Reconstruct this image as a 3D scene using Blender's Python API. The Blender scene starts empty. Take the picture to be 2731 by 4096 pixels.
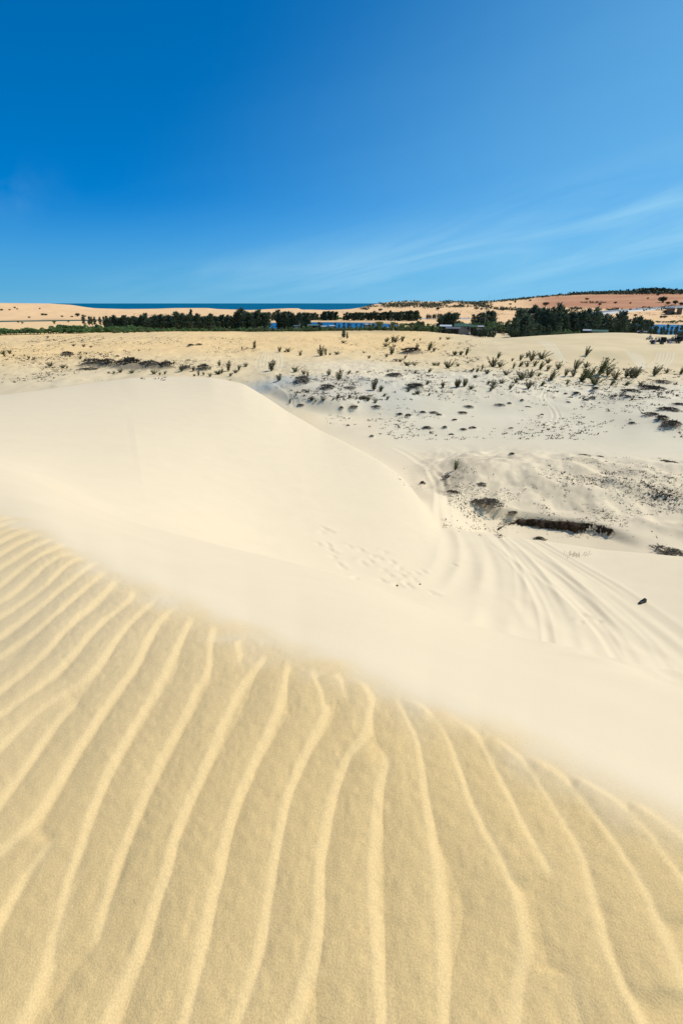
import bpy, math, random
import numpy as np
from mathutils import Vector, Matrix, Euler

random.seed(7); rng = np.random.default_rng(11)
D2R = math.pi / 180.0
scene = bpy.context.scene
COL = scene.collection

# ------------------------------------------------------------------ camera, sky, sun, exposure
PITCH = math.atan(836 / 2048.0)                   # horizon sits at 1212 of 4096 rows
cam_d = bpy.data.cameras.new('camera'); cam = bpy.data.objects.new('camera', cam_d); COL.objects.link(cam)
cam_d.sensor_fit = 'VERTICAL'; cam_d.sensor_height = 36.0; cam_d.lens = 18.0
cam_d.clip_start = 0.05; cam_d.clip_end = 90000
cam.location = (0, 0, 0); cam.rotation_euler = (math.pi / 2 - PITCH, 0, 0)
scene.camera = cam

SUN_AZ, SUN_EL = 66 * D2R, 49 * D2R               # azimuth clockwise from +Y
world = bpy.data.worlds.new('World'); scene.world = world; world.use_nodes = True
wt = world.node_tree; wn = wt.nodes; wn.clear(); wl = wt.links
def wnode(t, **k):
    n = wn.new(t)
    for a, b in k.items(): setattr(n, a, b)
    return n
def wmath(op, a, b=None, c=None, clamp=False):
    n = wnode('ShaderNodeMath', operation=op, use_clamp=clamp)
    for i, v in enumerate((a, b, c)):
        if v is None: continue
        if isinstance(v, (int, float)): n.inputs[i].default_value = v
        else: wl.new(v, n.inputs[i])
    return n.outputs[0]
w_out = wnode('ShaderNodeOutputWorld'); w_bg = wnode('ShaderNodeBackground')
w_sky = wnode('ShaderNodeTexSky', sky_type='NISHITA'); w_sky.sun_disc = False
w_sky.sun_elevation = SUN_EL; w_sky.sun_rotation = SUN_AZ
w_sky.altitude = 9000; w_sky.air_density = 1.2; w_sky.dust_density = 3.0; w_sky.ozone_density = 5.0
w_hsv = wnode('ShaderNodeHueSaturation'); w_hsv.inputs['Saturation'].default_value = 2.3; w_hsv.inputs['Value'].default_value = 1.84; w_hsv.inputs['Hue'].default_value = 0.504
w_gam = wnode('ShaderNodeGamma'); w_gam.inputs['Gamma'].default_value = 0.57
wl.new(w_sky.outputs[0], w_gam.inputs['Color']); wl.new(w_gam.outputs[0], w_hsv.inputs['Color'])
# thin cirrus in the sky, laid out by compass direction
w_tc = wnode('ShaderNodeTexCoord'); w_sep = wnode('ShaderNodeSeparateXYZ')
wl.new(w_tc.outputs['Generated'], w_sep.inputs[0])
X, Y, Z = w_sep.outputs
az_ = wmath('ARCTAN2', X, Y); el_ = wmath('ARCSINE', Z)
vp = wmath('SUBTRACT', el_, wmath('MULTIPLY', az_, 0.20))
cmb = wnode('ShaderNodeCombineXYZ')
wl.new(wmath('MULTIPLY', az_, 1.6), cmb.inputs[0]); wl.new(wmath('MULTIPLY', vp, 13.0), cmb.inputs[1])
wno = wnode('ShaderNodeTexNoise'); wno.inputs['Scale'].default_value = 1.5; wno.inputs['Detail'].default_value = 6
wno.inputs['Roughness'].default_value = 0.52; wno.inputs['Distortion'].default_value = 0.6
wl.new(cmb.outputs[0], wno.inputs['Vector'])
ramp = wnode('ShaderNodeMapRange', interpolation_type='SMOOTHSTEP')
ramp.inputs['From Min'].default_value = 0.30; ramp.inputs['From Max'].default_value = 0.70
wl.new(wno.outputs['Fac'], ramp.inputs['Value'])
m1 = wnode('ShaderNodeMapRange', interpolation_type='SMOOTHSTEP')     # cirrus deck keeps low
m1.inputs['From Min'].default_value = 0.14; m1.inputs['From Max'].default_value = 0.02
wl.new(vp, m1.inputs['Value'])
m2 = wnode('ShaderNodeMapRange', interpolation_type='SMOOTHSTEP')
m2.inputs['From Min'].default_value = -0.02; m2.inputs['From Max'].default_value = 0.06
wl.new(el_, m2.inputs['Value'])
cl = wmath('MULTIPLY', wmath('MULTIPLY', ramp.outputs[0], m1.outputs[0]), m2.outputs[0])
wa = wmath('MULTIPLY', wmath('ADD', az_, .53), 13.0); we = wmath('MULTIPLY', wmath('SUBTRACT', el_, .15), 30.0)      # one small wisp on the left
wg = wmath('POWER', 2.718, wmath('MULTIPLY', wmath('ADD', wmath('MULTIPLY', wa, wa), wmath('MULTIPLY', we, we)), -1.0))
wn2 = wnode('ShaderNodeTexNoise'); wn2.inputs['Scale'].default_value = 16.0; wn2.inputs['Detail'].default_value = 5; wl.new(w_tc.outputs['Generated'], wn2.inputs['Vector'])
cl = wmath('ADD', wmath('MULTIPLY', cl, 0.72), wmath('MULTIPLY', wg, wmath('MULTIPLY', wmath('SUBTRACT', wn2.outputs['Fac'], .40, None, True), .3)), clamp=True)
w_mix = wnode('ShaderNodeMixRGB'); w_mix.blend_type = 'MIX'
m4 = wnode('ShaderNodeMapRange', interpolation_type='SMOOTHSTEP')       # dusty air low over the horizon
m4.inputs['From Min'].default_value = .17; m4.inputs['From Max'].default_value = -.01; m4.inputs['To Max'].default_value = .85
wl.new(el_, m4.inputs['Value']); w_mix0 = wnode('ShaderNodeMixRGB'); wl.new(m4.outputs[0], w_mix0.inputs[0]); wl.new(w_hsv.outputs[0], w_mix0.inputs[1]); w_mix0.inputs[2].default_value = (.85, 2.7, 4.2, 1)
wl.new(cl, w_mix.inputs[0]); wl.new(w_mix0.outputs[0], w_mix.inputs[1]); w_mix.inputs[2].default_value = (3.1, 4.9, 5.9, 1)
# thin high veil that thickens towards the sun's side of the sky
v2 = wmath('SUBTRACT', el_, wmath('MULTIPLY', wmath('ADD', az_, .15), .9))
m3 = wnode('ShaderNodeMapRange', interpolation_type='SMOOTHSTEP')
m3.inputs['From Min'].default_value = .42; m3.inputs['From Max'].default_value = -.50; m3.inputs['To Max'].default_value = .58
wl.new(wmath('ADD', v2, wmath('MULTIPLY', wmath('SUBTRACT', wno.outputs['Fac'], .5), .07)), m3.inputs['Value'])
w_mix2 = wnode('ShaderNodeMixRGB'); wl.new(m3.outputs[0], w_mix2.inputs[0]); wl.new(w_mix.outputs[0], w_mix2.inputs[1]); w_mix2.inputs[2].default_value = (1.5, 3.9, 5.9, 1)
wl.new(w_mix2.outputs[0], w_bg.inputs['Color']); w_bg.inputs['Strength'].default_value = 0.15
wl.new(w_bg.outputs[0], w_out.inputs['Surface'])

sun_d = bpy.data.lights.new('sun', 'SUN'); sun = bpy.data.objects.new('sun', sun_d); COL.objects.link(sun)
sun_d.energy = 4.3; sun_d.angle = 0.5 * D2R; sun_d.color = (1.0, 0.945, 0.85)
sdir = Vector((math.sin(SUN_AZ) * math.cos(SUN_EL), math.cos(SUN_AZ) * math.cos(SUN_EL), math.sin(SUN_EL)))
sun.rotation_euler = sdir.to_track_quat('Z', 'Y').to_euler()
vs = scene.view_settings; vs.view_transform = 'Standard'; vs.look = 'None'; vs.gamma = 1; vs.exposure = 0.03
vs.use_curve_mapping = False
scene.cycles.max_bounces = 6

# ------------------------------------------------------------------ photograph geometry -> world directions
SP, CP = math.sin(PITCH), math.cos(PITCH)
def pix(px, py):
    """azimuth (from +Y, clockwise) and slope z/r of the sight line through a photo position"""
    dx = (np.asarray(px, float) - 1365.5) / 2048; dy = (2048 - np.asarray(py, float)) / 2048
    up = -SP + CP * dy; fw = CP + SP * dy
    return np.arctan2(dx, fw), up / np.hypot(dx, fw)

# ------------------------------------------------------------------ terrain skeleton: feature lines from near to far
A = np.concatenate([np.linspace(-180, -112, 16, endpoint=False), np.linspace(-112, -64, 64, endpoint=False), np.linspace(-64, -34, 120, endpoint=False),
                    np.linspace(-34, 34, 725), np.linspace(34, 64, 116)[1:], np.linspace(64, 180, 31)[1:]]) * D2R
R = np.concatenate([np.geomspace(.12, .5, 40, endpoint=False), np.geomspace(.5, 6, 400, endpoint=False),
                    np.geomspace(6, 30, 300, endpoint=False), np.geomspace(30, 260, 290, endpoint=False),
                    np.geomspace(260, 3300, 120)])
NA, NR = len(A), len(R)
def smooth_az(v, deg):
    if deg <= 0: return v
    u = np.linspace(-70, 70, 1401) * D2R; w = np.interp(u, A, v)
    k = np.exp(-0.5 * (np.arange(-60, 61) * 0.1 / deg) ** 2); k /= k.sum()
    w = np.convolve(np.pad(w, 60, mode='edge'), k, 'valid')
    return np.interp(A, u, w)
def plane_z(x, y): return -1.36 - 0.045 * y + 0.05 * x
LINES = []
def add_line(pts, deg=1.0):
    """pts: (px, py, mode, value): mode 'z' gives the height, 'r' the range, 'rz' (range, height), 'p' the shoulder plane"""
    a, r, z = [], [], []
    for px, py, mode, v in pts:
        aa, t = pix(px, py); aa = float(aa); t = float(t)
        if mode == 'z': rr, zz = v / t, v
        elif mode == 'r': rr, zz = v, v * t
        elif mode == 'p':
            rr = -1.36 / (t + 0.045 * math.cos(aa) - 0.05 * math.sin(aa)); zz = rr * t
        else: rr, zz = v
        a.append(aa); r.append(rr); z.append(zz)
    o = np.argsort(a); a = np.array(a)[o]
    LINES.append((smooth_az(np.interp(A, a, np.array(r)[o]), deg), smooth_az(np.interp(A, a, np.array(z)[o]), deg)))
LINES.append((np.full(NA, .11), np.full(NA, -1.36)))
edge = [(-500, 1900), (0, 2070), (180, 2140), (340, 2240), (520, 2330), (700, 2420), (880, 2500), (1000, 2560), (1200, 2640),
        (1350, 2690), (1500, 2750), (1700, 2850), (1900, 2940), (2100, 3030), (2300, 3120), (2500, 3215), (2731, 3330), (3000, 3480)]
add_line([(x, y + 25, 'p', 0) for x, y in edge], .6)
EDGE_R = LINES[-1][0].copy(); EDGE_Z = LINES[-1][1].copy()
L3 = [(-500, 1760, 'z', -4.2), (0, 1800, 'z', -4.6), (350, 1990, 'z', -5.2), (700, 2080, 'z', -6.2), (1050, 2170, 'z', -7.8), (1400, 2260, 'z', -8.8),
      (1740, 2400, 'z', -9.4), (2050, 2500, 'z', -9.9), (2400, 2560, 'z', -10.4), (2731, 2640, 'z', -10.8), (3200, 2760, 'z', -11.2)]
add_line(L3, 4.0)
l3r, l3z = LINES.pop()
f = 0.10; s = (l3z - EDGE_Z) / (l3r - EDGE_R)              # rounded shoulder just past the ripples
LINES.append((EDGE_R * 1.35, EDGE_Z + s * EDGE_R * .35 * .72))
LINES.append((EDGE_R + (l3r - EDGE_R) * .45, EDGE_Z + s * (l3r - EDGE_R) * .45 + .0))
LINES.append((l3r, l3z))
L4 = [(-600, 1640, 'r', 40), (0, 1582, 'r', 42), (200, 1556, 'r', 44), (350, 1536, 'r', 46), (520, 1514, 'r', 47), (700, 1507, 'r', 48), (850, 1512, 'r', 47), (970, 1535, 'r', 46),
      (1060, 1588, 'r', 43), (1150, 1650, 'r', 40), (1280, 1725, 'r', 37), (1400, 1783, 'r', 34), (1520, 1850, 'r', 31.5), (1600, 1905, 'r', 30), (1680, 2000, 'r', 27.5), (1750, 2110, 'r', 25.5),
      (1850, 2122, 'r', 25.4), (2050, 2152, 'r', 26), (2400, 2202, 'r', 27), (2731, 2237, 'r', 28), (3300, 2300, 'r', 28.5)]
add_line(L4, .35)
c_r, c_z = LINES[-1]
# just inside the crest
LINES.insert(-1, (smooth_az(l3r + (c_r - l3r) * .55, 2.5), smooth_az(l3z + (c_z - l3z) * .50, 2.5)))
LINES.append((c_r * 1.06, c_z * 1.02 - .55))
HID = lambda r, z: ('rz', (r, z))
def mixed(left, pas, right):
    """left: value for columns hidden behind the dune, then explicit points"""
    return [(x, 1700, *HID(*left)) for x in (-600, 0, 700, 1000)] + pas + right
add_line(mixed((62, -13), [(1150, 1690, *HID(52, -13.1)), (1300, 1750, *HID(50, -13.2)), (1500, 1850, *HID(42, -13.2)), (1640, 1950, *HID(34, -12.6)), (1740, 2020, *HID(31, -11.8)), (1820, 2050, *HID(30.5, -12.6))],
         [(1950, 2100, *HID(31, -14.0)), (2100, 2120, *HID(31, -14.5)), (2400, 2150, *HID(31, -14.6)), (2560, 2180, *HID(30.5, -14.2)), (2731, 2180, *HID(30, -14.0)), (3300, 2200, *HID(30, -14.0))]), .6)
add_line(mixed((66, -14), [(1150, 1690, *HID(55, -13.6)), (1300, 1750, *HID(54, -14.2)), (1500, 1830, *HID(47, -14.0)), (1640, 1900, *HID(38, -13.6)), (1740, 1980, *HID(35, -12.6)), (1800, 2010, *HID(34, -12.9))],
         [(1950, 2060, *HID(35.0, -14.2)), (2060, 2100, *HID(35.5, -14.3)), (2400, 2130, *HID(35.5, -14.3)), (2480, 2140, *HID(34.8, -14.3)), (2560, 2150, *HID(34.0, -14.15)), (2731, 2170, *HID(33.5, -14.1)), (3300, 2200, *HID(34, -14.5))]), .5)
add_line(mixed((70, -14.2), [(1150, 1690, *HID(58, -13.9)), (1300, 1720, *HID(58, -14.6)), (1500, 1810, *HID(50, -14.5)), (1640, 1880, *HID(44, -14.3)), (1720, 1930, *HID(40, -13.9)), (1770, 1960, 'z', -13.6)],
         [(1840, 1955, 'z', -13.05), (1960, 2020, 'z', -13.4), (2060, 2068, 'z', -13.72), (2200, 2080, 'z', -13.72), (2400, 2098, 'z', -13.72), (2560, 2145, 'z', -13.8), (2731, 2160, 'z', -13.9), (3300, 2200, 'z', -14)]), .25)
add_line(mixed((76, -14.3), [(1150, 1690, *HID(62, -14.0)), (1300, 1700, *HID(64, -14.9)), (1500, 1780, *HID(55, -14.8)), (1640, 1850, *HID(49, -14.6)), (1720, 1880, *HID(46, -14.3)), (1770, 1885, 'z', -14.1)],
         [(1850, 1880, 'z', -12.9), (1900, 1880, 'z', -12.8), (2100, 1870, 'z', -12.95), (2300, 1865, 'z', -12.9), (2500, 1900, 'z', -13.1), (2731, 1930, 'z', -13.3), (3300, 1960, 'z', -13.4)]), .9)
add_line(mixed((84, -14.3), [(1150, 1690, *HID(67, -14.1)), (1300, 1680, *HID(71, -15)), (1500, 1740, *HID(63, -15)), (1640, 1790, 'z', -15), (1770, 1805, 'z', -14.9)],
         [(1900, 1810, 'z', -14.6), (2100, 1800, 'z', -14.3), (2300, 1795, 'z', -14.3), (2500, 1800, 'z', -14.3), (2731, 1800, 'z', -14.3), (3300, 1800, 'z', -14.3)]), 1.0)
add_line(mixed((96, -14.2), [(1180, 1640, 'z', -14.2), (1300, 1662, 'z', -15.0), (1450, 1668, 'z', -15.25), (1640, 1668, 'z', -15.25)],
         [(1900, 1665, 'z', -15.2), (2200, 1665, 'z', -15.0), (2450, 1680, 'z', -14.2), (2600, 1670, 'z', -13.3), (2731, 1660, 'z', -13.1), (3300, 1660, 'z', -13.1)]), 1.2)
add_line([(-600, 1560, 'z', -13.9), (0, 1556, 'z', -13.9), (350, 1520, 'z', -13.8), (700, 1490, 'z', -13.7), (1000, 1520, 'z', -13.9), (1160, 1575, 'z', -13.3), (1300, 1592, 'z', -13.0), (1400, 1596, 'z', -13.3), (1520, 1590, 'z', -13.8),
          (1700, 1580, 'z', -14.2), (1900, 1580, 'z', -14.2), (2200, 1570, 'z', -14.0), (2500, 1570, 'z', -13.6), (2731, 1570, 'z', -13.4), (3300, 1570, 'z', -13.4)], 1.2)
add_line([(-600, 1475, 'z', -13.3), (0, 1478, 'z', -13.3), (350, 1470, 'z', -13.6), (700, 1462, 'z', -13.4), (1000, 1470, 'z', -13.5), (1160, 1500, 'z', -12.8), (1400, 1490, 'z', -12.8), (1700, 1480, 'z', -13.4),
          (2000, 1480, 'z', -13.3), (2300, 1478, 'z', -13.3), (2500, 1476, 'z', -13.2), (2731, 1470, 'z', -13.2), (3300, 1470, 'z', -13.2)], 1.2)
add_line([(-600, 1425, 'z', -13.1), (0, 1428, 'z', -13.1), (350, 1425, 'z', -13.0), (700, 1420, 'z', -13.0), (1000, 1415, 'z', -13.2), (1200, 1418, 'z', -13.3), (1500, 1425, 'z', -13.2), (1800, 1432, 'z', -13.2),
          (2100, 1440, 'z', -13.2), (2300, 1446, 'z', -13.2), (2500, 1450, 'z', -13.15), (2731, 1448, 'z', -13.1), (3300, 1445, 'z', -13.1)], 1.0)
add_line([(-600, 1385, 'z', -13.5), (0, 1385, 'z', -13.5), (350, 1382, 'z', -13.4), (700, 1370, 'z', -12.9), (1000, 1368, 'z', -12.9), (1200, 1365, 'z', -12.6), (1500, 1388, 'z', -13.1), (1800, 1400, 'z', -13.0),
          (2000, 1400, 'z', -12.3), (2200, 1398, 'z', -11.7), (2400, 1398, 'z', -11.3), (2560, 1404, 'z', -11.5), (2731, 1400, 'z', -11.4), (3300, 1400, 'z', -11.4)], 1.0)
add_line([(-600, 1358, 'z', -13.9), (0, 1358, 'z', -13.9), (350, 1356, 'z', -13.7), (700, 1340, 'z', -12.8), (1000, 1340, 'z', -13.0), (1200, 1335, 'z', -12.4), (1390, 1348, 'z', -13.2), (1500, 1352, 'z', -13.2), (1800, 1360, 'z', -13.1),
          (2000, 1368, 'z', -12.2), (2200, 1358, 'z', -11.2), (2400, 1356, 'z', -10.9), (2560, 1365, 'z', -11.2), (2731, 1376, 'z', -11.3), (3300, 1380, 'z', -11.3)], .8)
add_line([(-600, 1338, 'z', -14.3), (0, 1336, 'z', -14.3), (350, 1332, 'z', -14.2), (700, 1326, 'z', -13.3), (1000, 1327, 'z', -13.5), (1200, 1326, 'z', -13.4), (1500, 1322, 'z', -13.7), (1700, 1326, 'z', -13.8), (1850, 1340, 'z', -13.7),
          (2000, 1354, 'z', -12.4), (2150, 1344, 'z', -11.0), (2300, 1335, 'z', -10.5), (2450, 1331, 'z', -10.2), (2560, 1333, 'z', -10.3), (2650, 1341, 'z', -10.7), (2731, 1338, 'z', -10.6), (3300, 1338, 'z', -10.6)], .5)
br_r, br_z = LINES[-1]
LINES.append((br_r * 1.10, br_z - 2.2))
LINES.append((br_r * 1.22, np.full(NA, -16.4)))
for rr in (400, 480, 580): LINES.append((np.full(NA, float(rr)), np.full(NA, -16.4)))
add_line([(x, 1280, 'rz', (660, z)) for x, z in ((-600, -16.3), (0, -16.3), (500, -16.2), (1000, -15.5), (1500, -14.0), (1700, -13.0), (2000, -13.8), (2400, -14.2), (2731, -14.0), (3300, -14))], 2)
add_line([(x, 1260, 'rz', (780, z)) for x, z in ((-600, -15.8), (0, -15.8), (500, -14), (1000, -13.0), (1300, -12.5), (1500, -10), (1700, -8.0), (2000, -10.8), (2400, -11.0), (2731, -10.0), (3300, -10))], 2)
add_line([(x, 1240, 'rz', (930, z)) for x, z in ((-600, -9), (0, -9), (300, -10), (500, -11.5), (1000, -11.5), (1300, -11.0), (1420, -10), (1520, -5.5), (1600, -2.5), (1750, -2.2), (1900, -4.0), (2050, -5.2), (2400, -7.5), (2731, -6.5), (3300, -6))], 1.2)
crest_far = [(-600, 1208), (0, 1212), (100, 1213), (200, 1214), (290, 1220), (340, 1228), (380, 1233), (500, 1236), (620, 1235), (700, 1232), (830, 1232), (870, 1236), (1000, 1240), (1060, 1237), (1150, 1233), (1195, 1233), (1210, 1242), (1280, 1243),
             (1330, 1241), (1400, 1238), (1450, 1230), (1500, 1219), (1560, 1208), (1600, 1207), (1680, 1206), (1750, 1206), (1850, 1207), (1950, 1209), (2100, 1210), (2400, 1211), (2731, 1212), (3300, 1212)]
add_line([(x, y, 'r', 1090.) for x, y in crest_far], .12)
add_line([(x, 1230, 'rz', (1230, z)) for x, z in ((-600, -28), (0, -28), (1300, -28), (1500, -10), (1700, -4), (1900, 0), (2000, 4), (2200, 7), (2400, 9), (2731, 10), (3300, 10))], 1)
add_line([(x, y, 'rz', (1520, z)) for x, y, z in ((-600, 1230, -44), (0, 1230, -44), (1500, 1230, -44), (1700, 1230, -30))] +
         [(x, y, 'r', 1520.) for x, y in ((1880, 1211), (1960, 1206), (2060, 1197), (2130, 1189), (2200, 1182), (2300, 1174), (2400, 1169), (2450, 1166), (2520, 1167), (2570, 1162), (2615, 1153), (2660, 1160), (2731, 1163), (3300, 1165))], .5)
add_line([(x, 1230, 'rz', (2100, z)) for x, z in ((-600, -46), (0, -46), (1700, -46), (2000, -5), (2400, 14), (2731, 24), (3300, 24))], 1)
LINES.append((np.full(NA, 3400.), np.full(NA, -48.)))

def pchip_cols(LR, LZ, rq):
    """monotone cubic along the range for every azimuth column; LR, LZ: (lines, NA)"""
    K = LR.shape[0]; h = np.diff(LR, axis=0); d = np.diff(LZ, axis=0) / h
    m = np.zeros_like(LZ)
    w1 = 2 * h[1:] + h[:-1]; w2 = h[1:] + 2 * h[:-1]
    same = (d[1:] * d[:-1]) > 0
    with np.errstate(divide='ignore', invalid='ignore'):
        hm = (w1 + w2) / (w1 / d[:-1] + w2 / d[1:])
    m[1:-1] = np.where(same, hm, 0); m[0] = d[0]; m[-1] = d[-1]
    out = np.empty((LR.shape[1], len(rq)))
    for j in range(LR.shape[1]):
        i = np.clip(np.searchsorted(LR[:, j], rq) - 1, 0, K - 2)
        hh = h[i, j]; s = np.clip((rq - LR[i, j]) / hh, 0, 1)
        out[j] = (2 * s**3 - 3 * s**2 + 1) * LZ[i, j] + (s**3 - 2 * s**2 + s) * hh * m[i, j] + (-2 * s**3 + 3 * s**2) * LZ[i + 1, j] + (s**3 - s**2) * hh * m[i + 1, j]
    return out
LR = np.array([l[0] for l in LINES]); LZ = np.array([l[1] for l in LINES])
for k in range(1, len(LINES)): LR[k] = np.maximum(LR[k], LR[k - 1] * 1.01)
ZG = pchip_cols(LR, LZ, R)                                     # base heights (NA, NR)
GX = np.sin(A)[:, None] * R[None]; GY = np.cos(A)[:, None] * R[None]
AA = np.repeat(A[:, None], NR, 1); RR = np.repeat(R[None], NA, 0)

def ground(px, py, rmin=0.0):
    """first terrain point on the sight line through a photo position"""
    a, t = pix(px, py); ia = int(np.clip(np.searchsorted(A, a), 1, NA - 1)); fa = (a - A[ia - 1]) / (A[ia] - A[ia - 1])
    zc = ZG[ia - 1] * (1 - fa) + ZG[ia] * fa; T = zc / R
    ok = np.nonzero((T >= t) & (R > rmin))[0]
    if len(ok) == 0: i = NR - 2
    else: i = max(1, ok[0])
    d = T[i] - T[i - 1]; u = 1.0 if abs(d) < 1e-9 else float(np.clip((t - T[i - 1]) / d, 0, 1))
    r = R[i - 1] + (R[i] - R[i - 1]) * u
    return np.array([r * math.sin(a), r * math.cos(a), zc[i - 1] + (zc[i] - zc[i - 1]) * u]), float(r), float(a)
def zat(x, y):
    r = math.hypot(x, y); a = math.atan2(x, y)
    ia = int(np.clip(np.searchsorted(A, a), 1, NA - 1)); fa = (a - A[ia - 1]) / (A[ia] - A[ia - 1])
    ir = int(np.clip(np.searchsorted(R, r), 1, NR - 1)); fr = (r - R[ir - 1]) / (R[ir] - R[ir - 1])
    q = ZG[ia - 1:ia + 1, ir - 1:ir + 1]
    return float((q[0, 0] * (1 - fr) + q[0, 1] * fr) * (1 - fa) + (q[1, 0] * (1 - fr) + q[1, 1] * fr) * fa)

# ------------------------------------------------------------------ numpy noise
def vnoise(x, y, seed=0):
    xi = np.floor(x).astype(np.int64); yi = np.floor(y).astype(np.int64); fx = x - xi; fy = y - yi
    fx = fx * fx * fx * (fx * (fx * 6 - 15) + 10); fy = fy * fy * fy * (fy * (fy * 6 - 15) + 10)
    def h(a, b):
        n = (a * 374761393 + b * 668265263 + seed * 1442695041) & 0xffffffff
        n = ((n ^ (n >> 13)) * 1274126177) & 0xffffffff
        return ((n ^ (n >> 16)) & 0xffff) / 32767.5 - 1
    return (h(xi, yi) * (1 - fx) + h(xi + 1, yi) * fx) * (1 - fy) + (h(xi, yi + 1) * (1 - fx) + h(xi + 1, yi + 1) * fx) * fy
def fbm(x, y, oct=3, seed=0, gain=.5):
    s = 0; a = 1
    for i in range(oct):
        s = s + a * vnoise(x * 2**i + 17.3 * i, y * 2**i - 9.1 * i, seed + i); a *= gain
    return s
def sst(a, b, v):
    t = np.clip((v - a) / (b - a), 0, 1); return t * t * (3 - 2 * t)

AD = AA / D2R
# ------------------------------------------------------------------ tables read from the photograph
def tab(x0, y0, s, rows): return [(x0 + s * r[0], y0 + s * r[1]) + tuple(s * v for v in r[2:]) for r in rows]
# dark dead-scrub hummocks: centre, width, height
MATS = tab(1000, 1400, .6378, [(330, 215, 120, 55), (480, 250, 100, 40), (630, 245, 80, 18), (572, 372, 40, 25), (652, 366, 62, 22), (318, 350, 50, 13), (788, 361, 60, 16),
   (938, 414, 45, 25), (990, 420, 55, 22), (1082, 400, 52, 20), (1150, 398, 50, 14), (1182, 414, 52, 18), (1282, 444, 40, 16), (1106, 497, 60, 20), (1218, 494, 40, 24),
   (1335, 505, 50, 18), (1395, 497, 60, 18), (1260, 534, 40, 12), (762, 547, 34, 18), (614, 478, 30, 12), (1035, 245, 110, 40), (900, 166, 120, 18), (1370, 362, 60, 16), (1330, 396, 60, 10), (1010, 22, 130, 40)])
MATS += tab(1900, 1350, .53, [(680, 430, 35, 12), (715, 458, 46, 15), (760, 432, 60, 22), (900, 408, 62, 32), (884, 458, 45, 14), (830, 484, 42, 25), (1165, 424, 112, 28), (1052, 451, 60, 16),
   (1102, 451, 36, 14), (1140, 460, 46, 20), (1240, 460, 35, 10), (1340, 400, 150, 30), (1290, 380, 100, 14), (1410, 346, 130, 14), (1400, 632, 92, 38), (1476, 682, 140, 48),
   (350, 481, 36, 18), (185, 515, 70, 18), (255, 503, 40, 17), (268, 692, 46, 18), (395, 527, 50, 12), (500, 588, 26, 18), (700, 492, 40, 12), (1330, 590, 120, 22), (1450, 560, 140, 30), (1530, 520, 90, 26), (1180, 650, 60, 12)])
MATS += tab(1500, 1750, .785, [(368, 205, 82, 42), (395, 290, 80, 60), (540, 222, 78, 34), (565, 340, 160, 44), (702, 392, 62, 52), (836, 524, 50, 38), (1508, 598, 150, 44), (696, 94, 36, 15),
   (1508, 132, 56, 22), (240, 245, 34, 40), (1065, 98, 50, 10), (1145, 95, 40, 8), (1480, 118, 40, 8)])
MATS += tab(0, 1150, .574, [(650, 545, 150, 45), (760, 550, 120, 45), (900, 560, 170, 70), (1050, 565, 170, 70), (1160, 570, 110, 50), (1300, 575, 80, 40), (1420, 578, 110, 40), (620, 580, 120, 20),
   (1330, 412, 50, 22), (1390, 408, 45, 22), (820, 490, 40, 18), (745, 485, 40, 10), (470, 480, 90, 30)])
# feathery young shrubs: base, height
SHRUBS = tab(1800, 1100, .5937, [(30, 540, 30), (68, 540, 28), (103, 540, 55), (285, 620, 65), (318, 560, 40), (335, 620, 45), (415, 580, 25), (420, 630, 40), (470, 575, 45), (465, 615, 35), (515, 555, 35),
   (545, 580, 60), (515, 620, 40), (565, 615, 45), (615, 565, 55), (600, 635, 60), (655, 640, 40), (655, 595, 35), (725, 635, 45), (912, 545, 55), (840, 640, 75), (775, 680, 60), (825, 685, 50), (912, 625, 35),
   (875, 715, 80), (935, 690, 70), (1000, 670, 95), (1055, 680, 75), (970, 740, 75), (1105, 700, 55), (670, 710, 70), (610, 745, 35), (525, 765, 60), (480, 705, 65), (540, 690, 50), (440, 730, 45), (590, 680, 25),
   (375, 675, 35), (212, 640, 50), (245, 665, 30), (175, 655, 30), (145, 645, 22), (50, 615, 25), (117, 595, 15), (400, 770, 35), (45, 755, 60), (95, 750, 60), (165, 690, 20), (140, 770, 25), (250, 735, 25),
   (290, 740, 35), (345, 730, 30), (1215, 695, 80), (1180, 690, 60), (1245, 690, 60), (1370, 680, 65), (1455, 660, 30), (1545, 670, 50), (1175, 745, 35), (1080, 740, 35), (780, 735, 30), (1280, 745, 25), (270, 780, 30)])
SHRUBS += tab(850, 1150, .6378, [(265, 382, 50), (185, 380, 12), (215, 382, 10), (420, 405, 35), (475, 405, 28), (455, 405, 15), (550, 428, 35), (680, 428, 70), (710, 425, 45), (735, 425, 20), (780, 420, 25), (370, 522, 78),
   (415, 585, 55), (520, 530, 38), (572, 545, 35), (595, 562, 48), (730, 550, 45), (790, 580, 80), (852, 540, 28), (905, 535, 18), (1010, 645, 72), (1055, 645, 34), (980, 445, 22), (1085, 370, 25), (1085, 342, 30),
   (1125, 345, 38), (1145, 344, 44), (1188, 340, 35), (1122, 420, 72), (1090, 437, 25), (1205, 445, 25), (1175, 465, 22), (1150, 465, 20), (1220, 490, 30), (1265, 488, 22), (1355, 530, 28), (1265, 540, 25),
   (1280, 390, 45), (1352, 395, 55), (1385, 400, 25), (1390, 490, 25), (1475, 505, 50), (1410, 490, 20), (1515, 420, 25), (1550, 420, 25), (1440, 625, 35), (1530, 625, 55), (1340, 610, 35), (1285, 668, 25), (1225, 650, 22),
   (1355, 678, 18), (45, 490, 35), (100, 525, 65), (60, 540, 40), (35, 545, 28), (145, 535, 25), (208, 497, 30), (165, 520, 35), (112, 555, 22), (945, 700, 28), (970, 700, 20), (820, 348, 18), (1260, 335, 16), (1300, 332, 14), (1425, 328, 18), (1475, 325, 18)])
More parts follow.
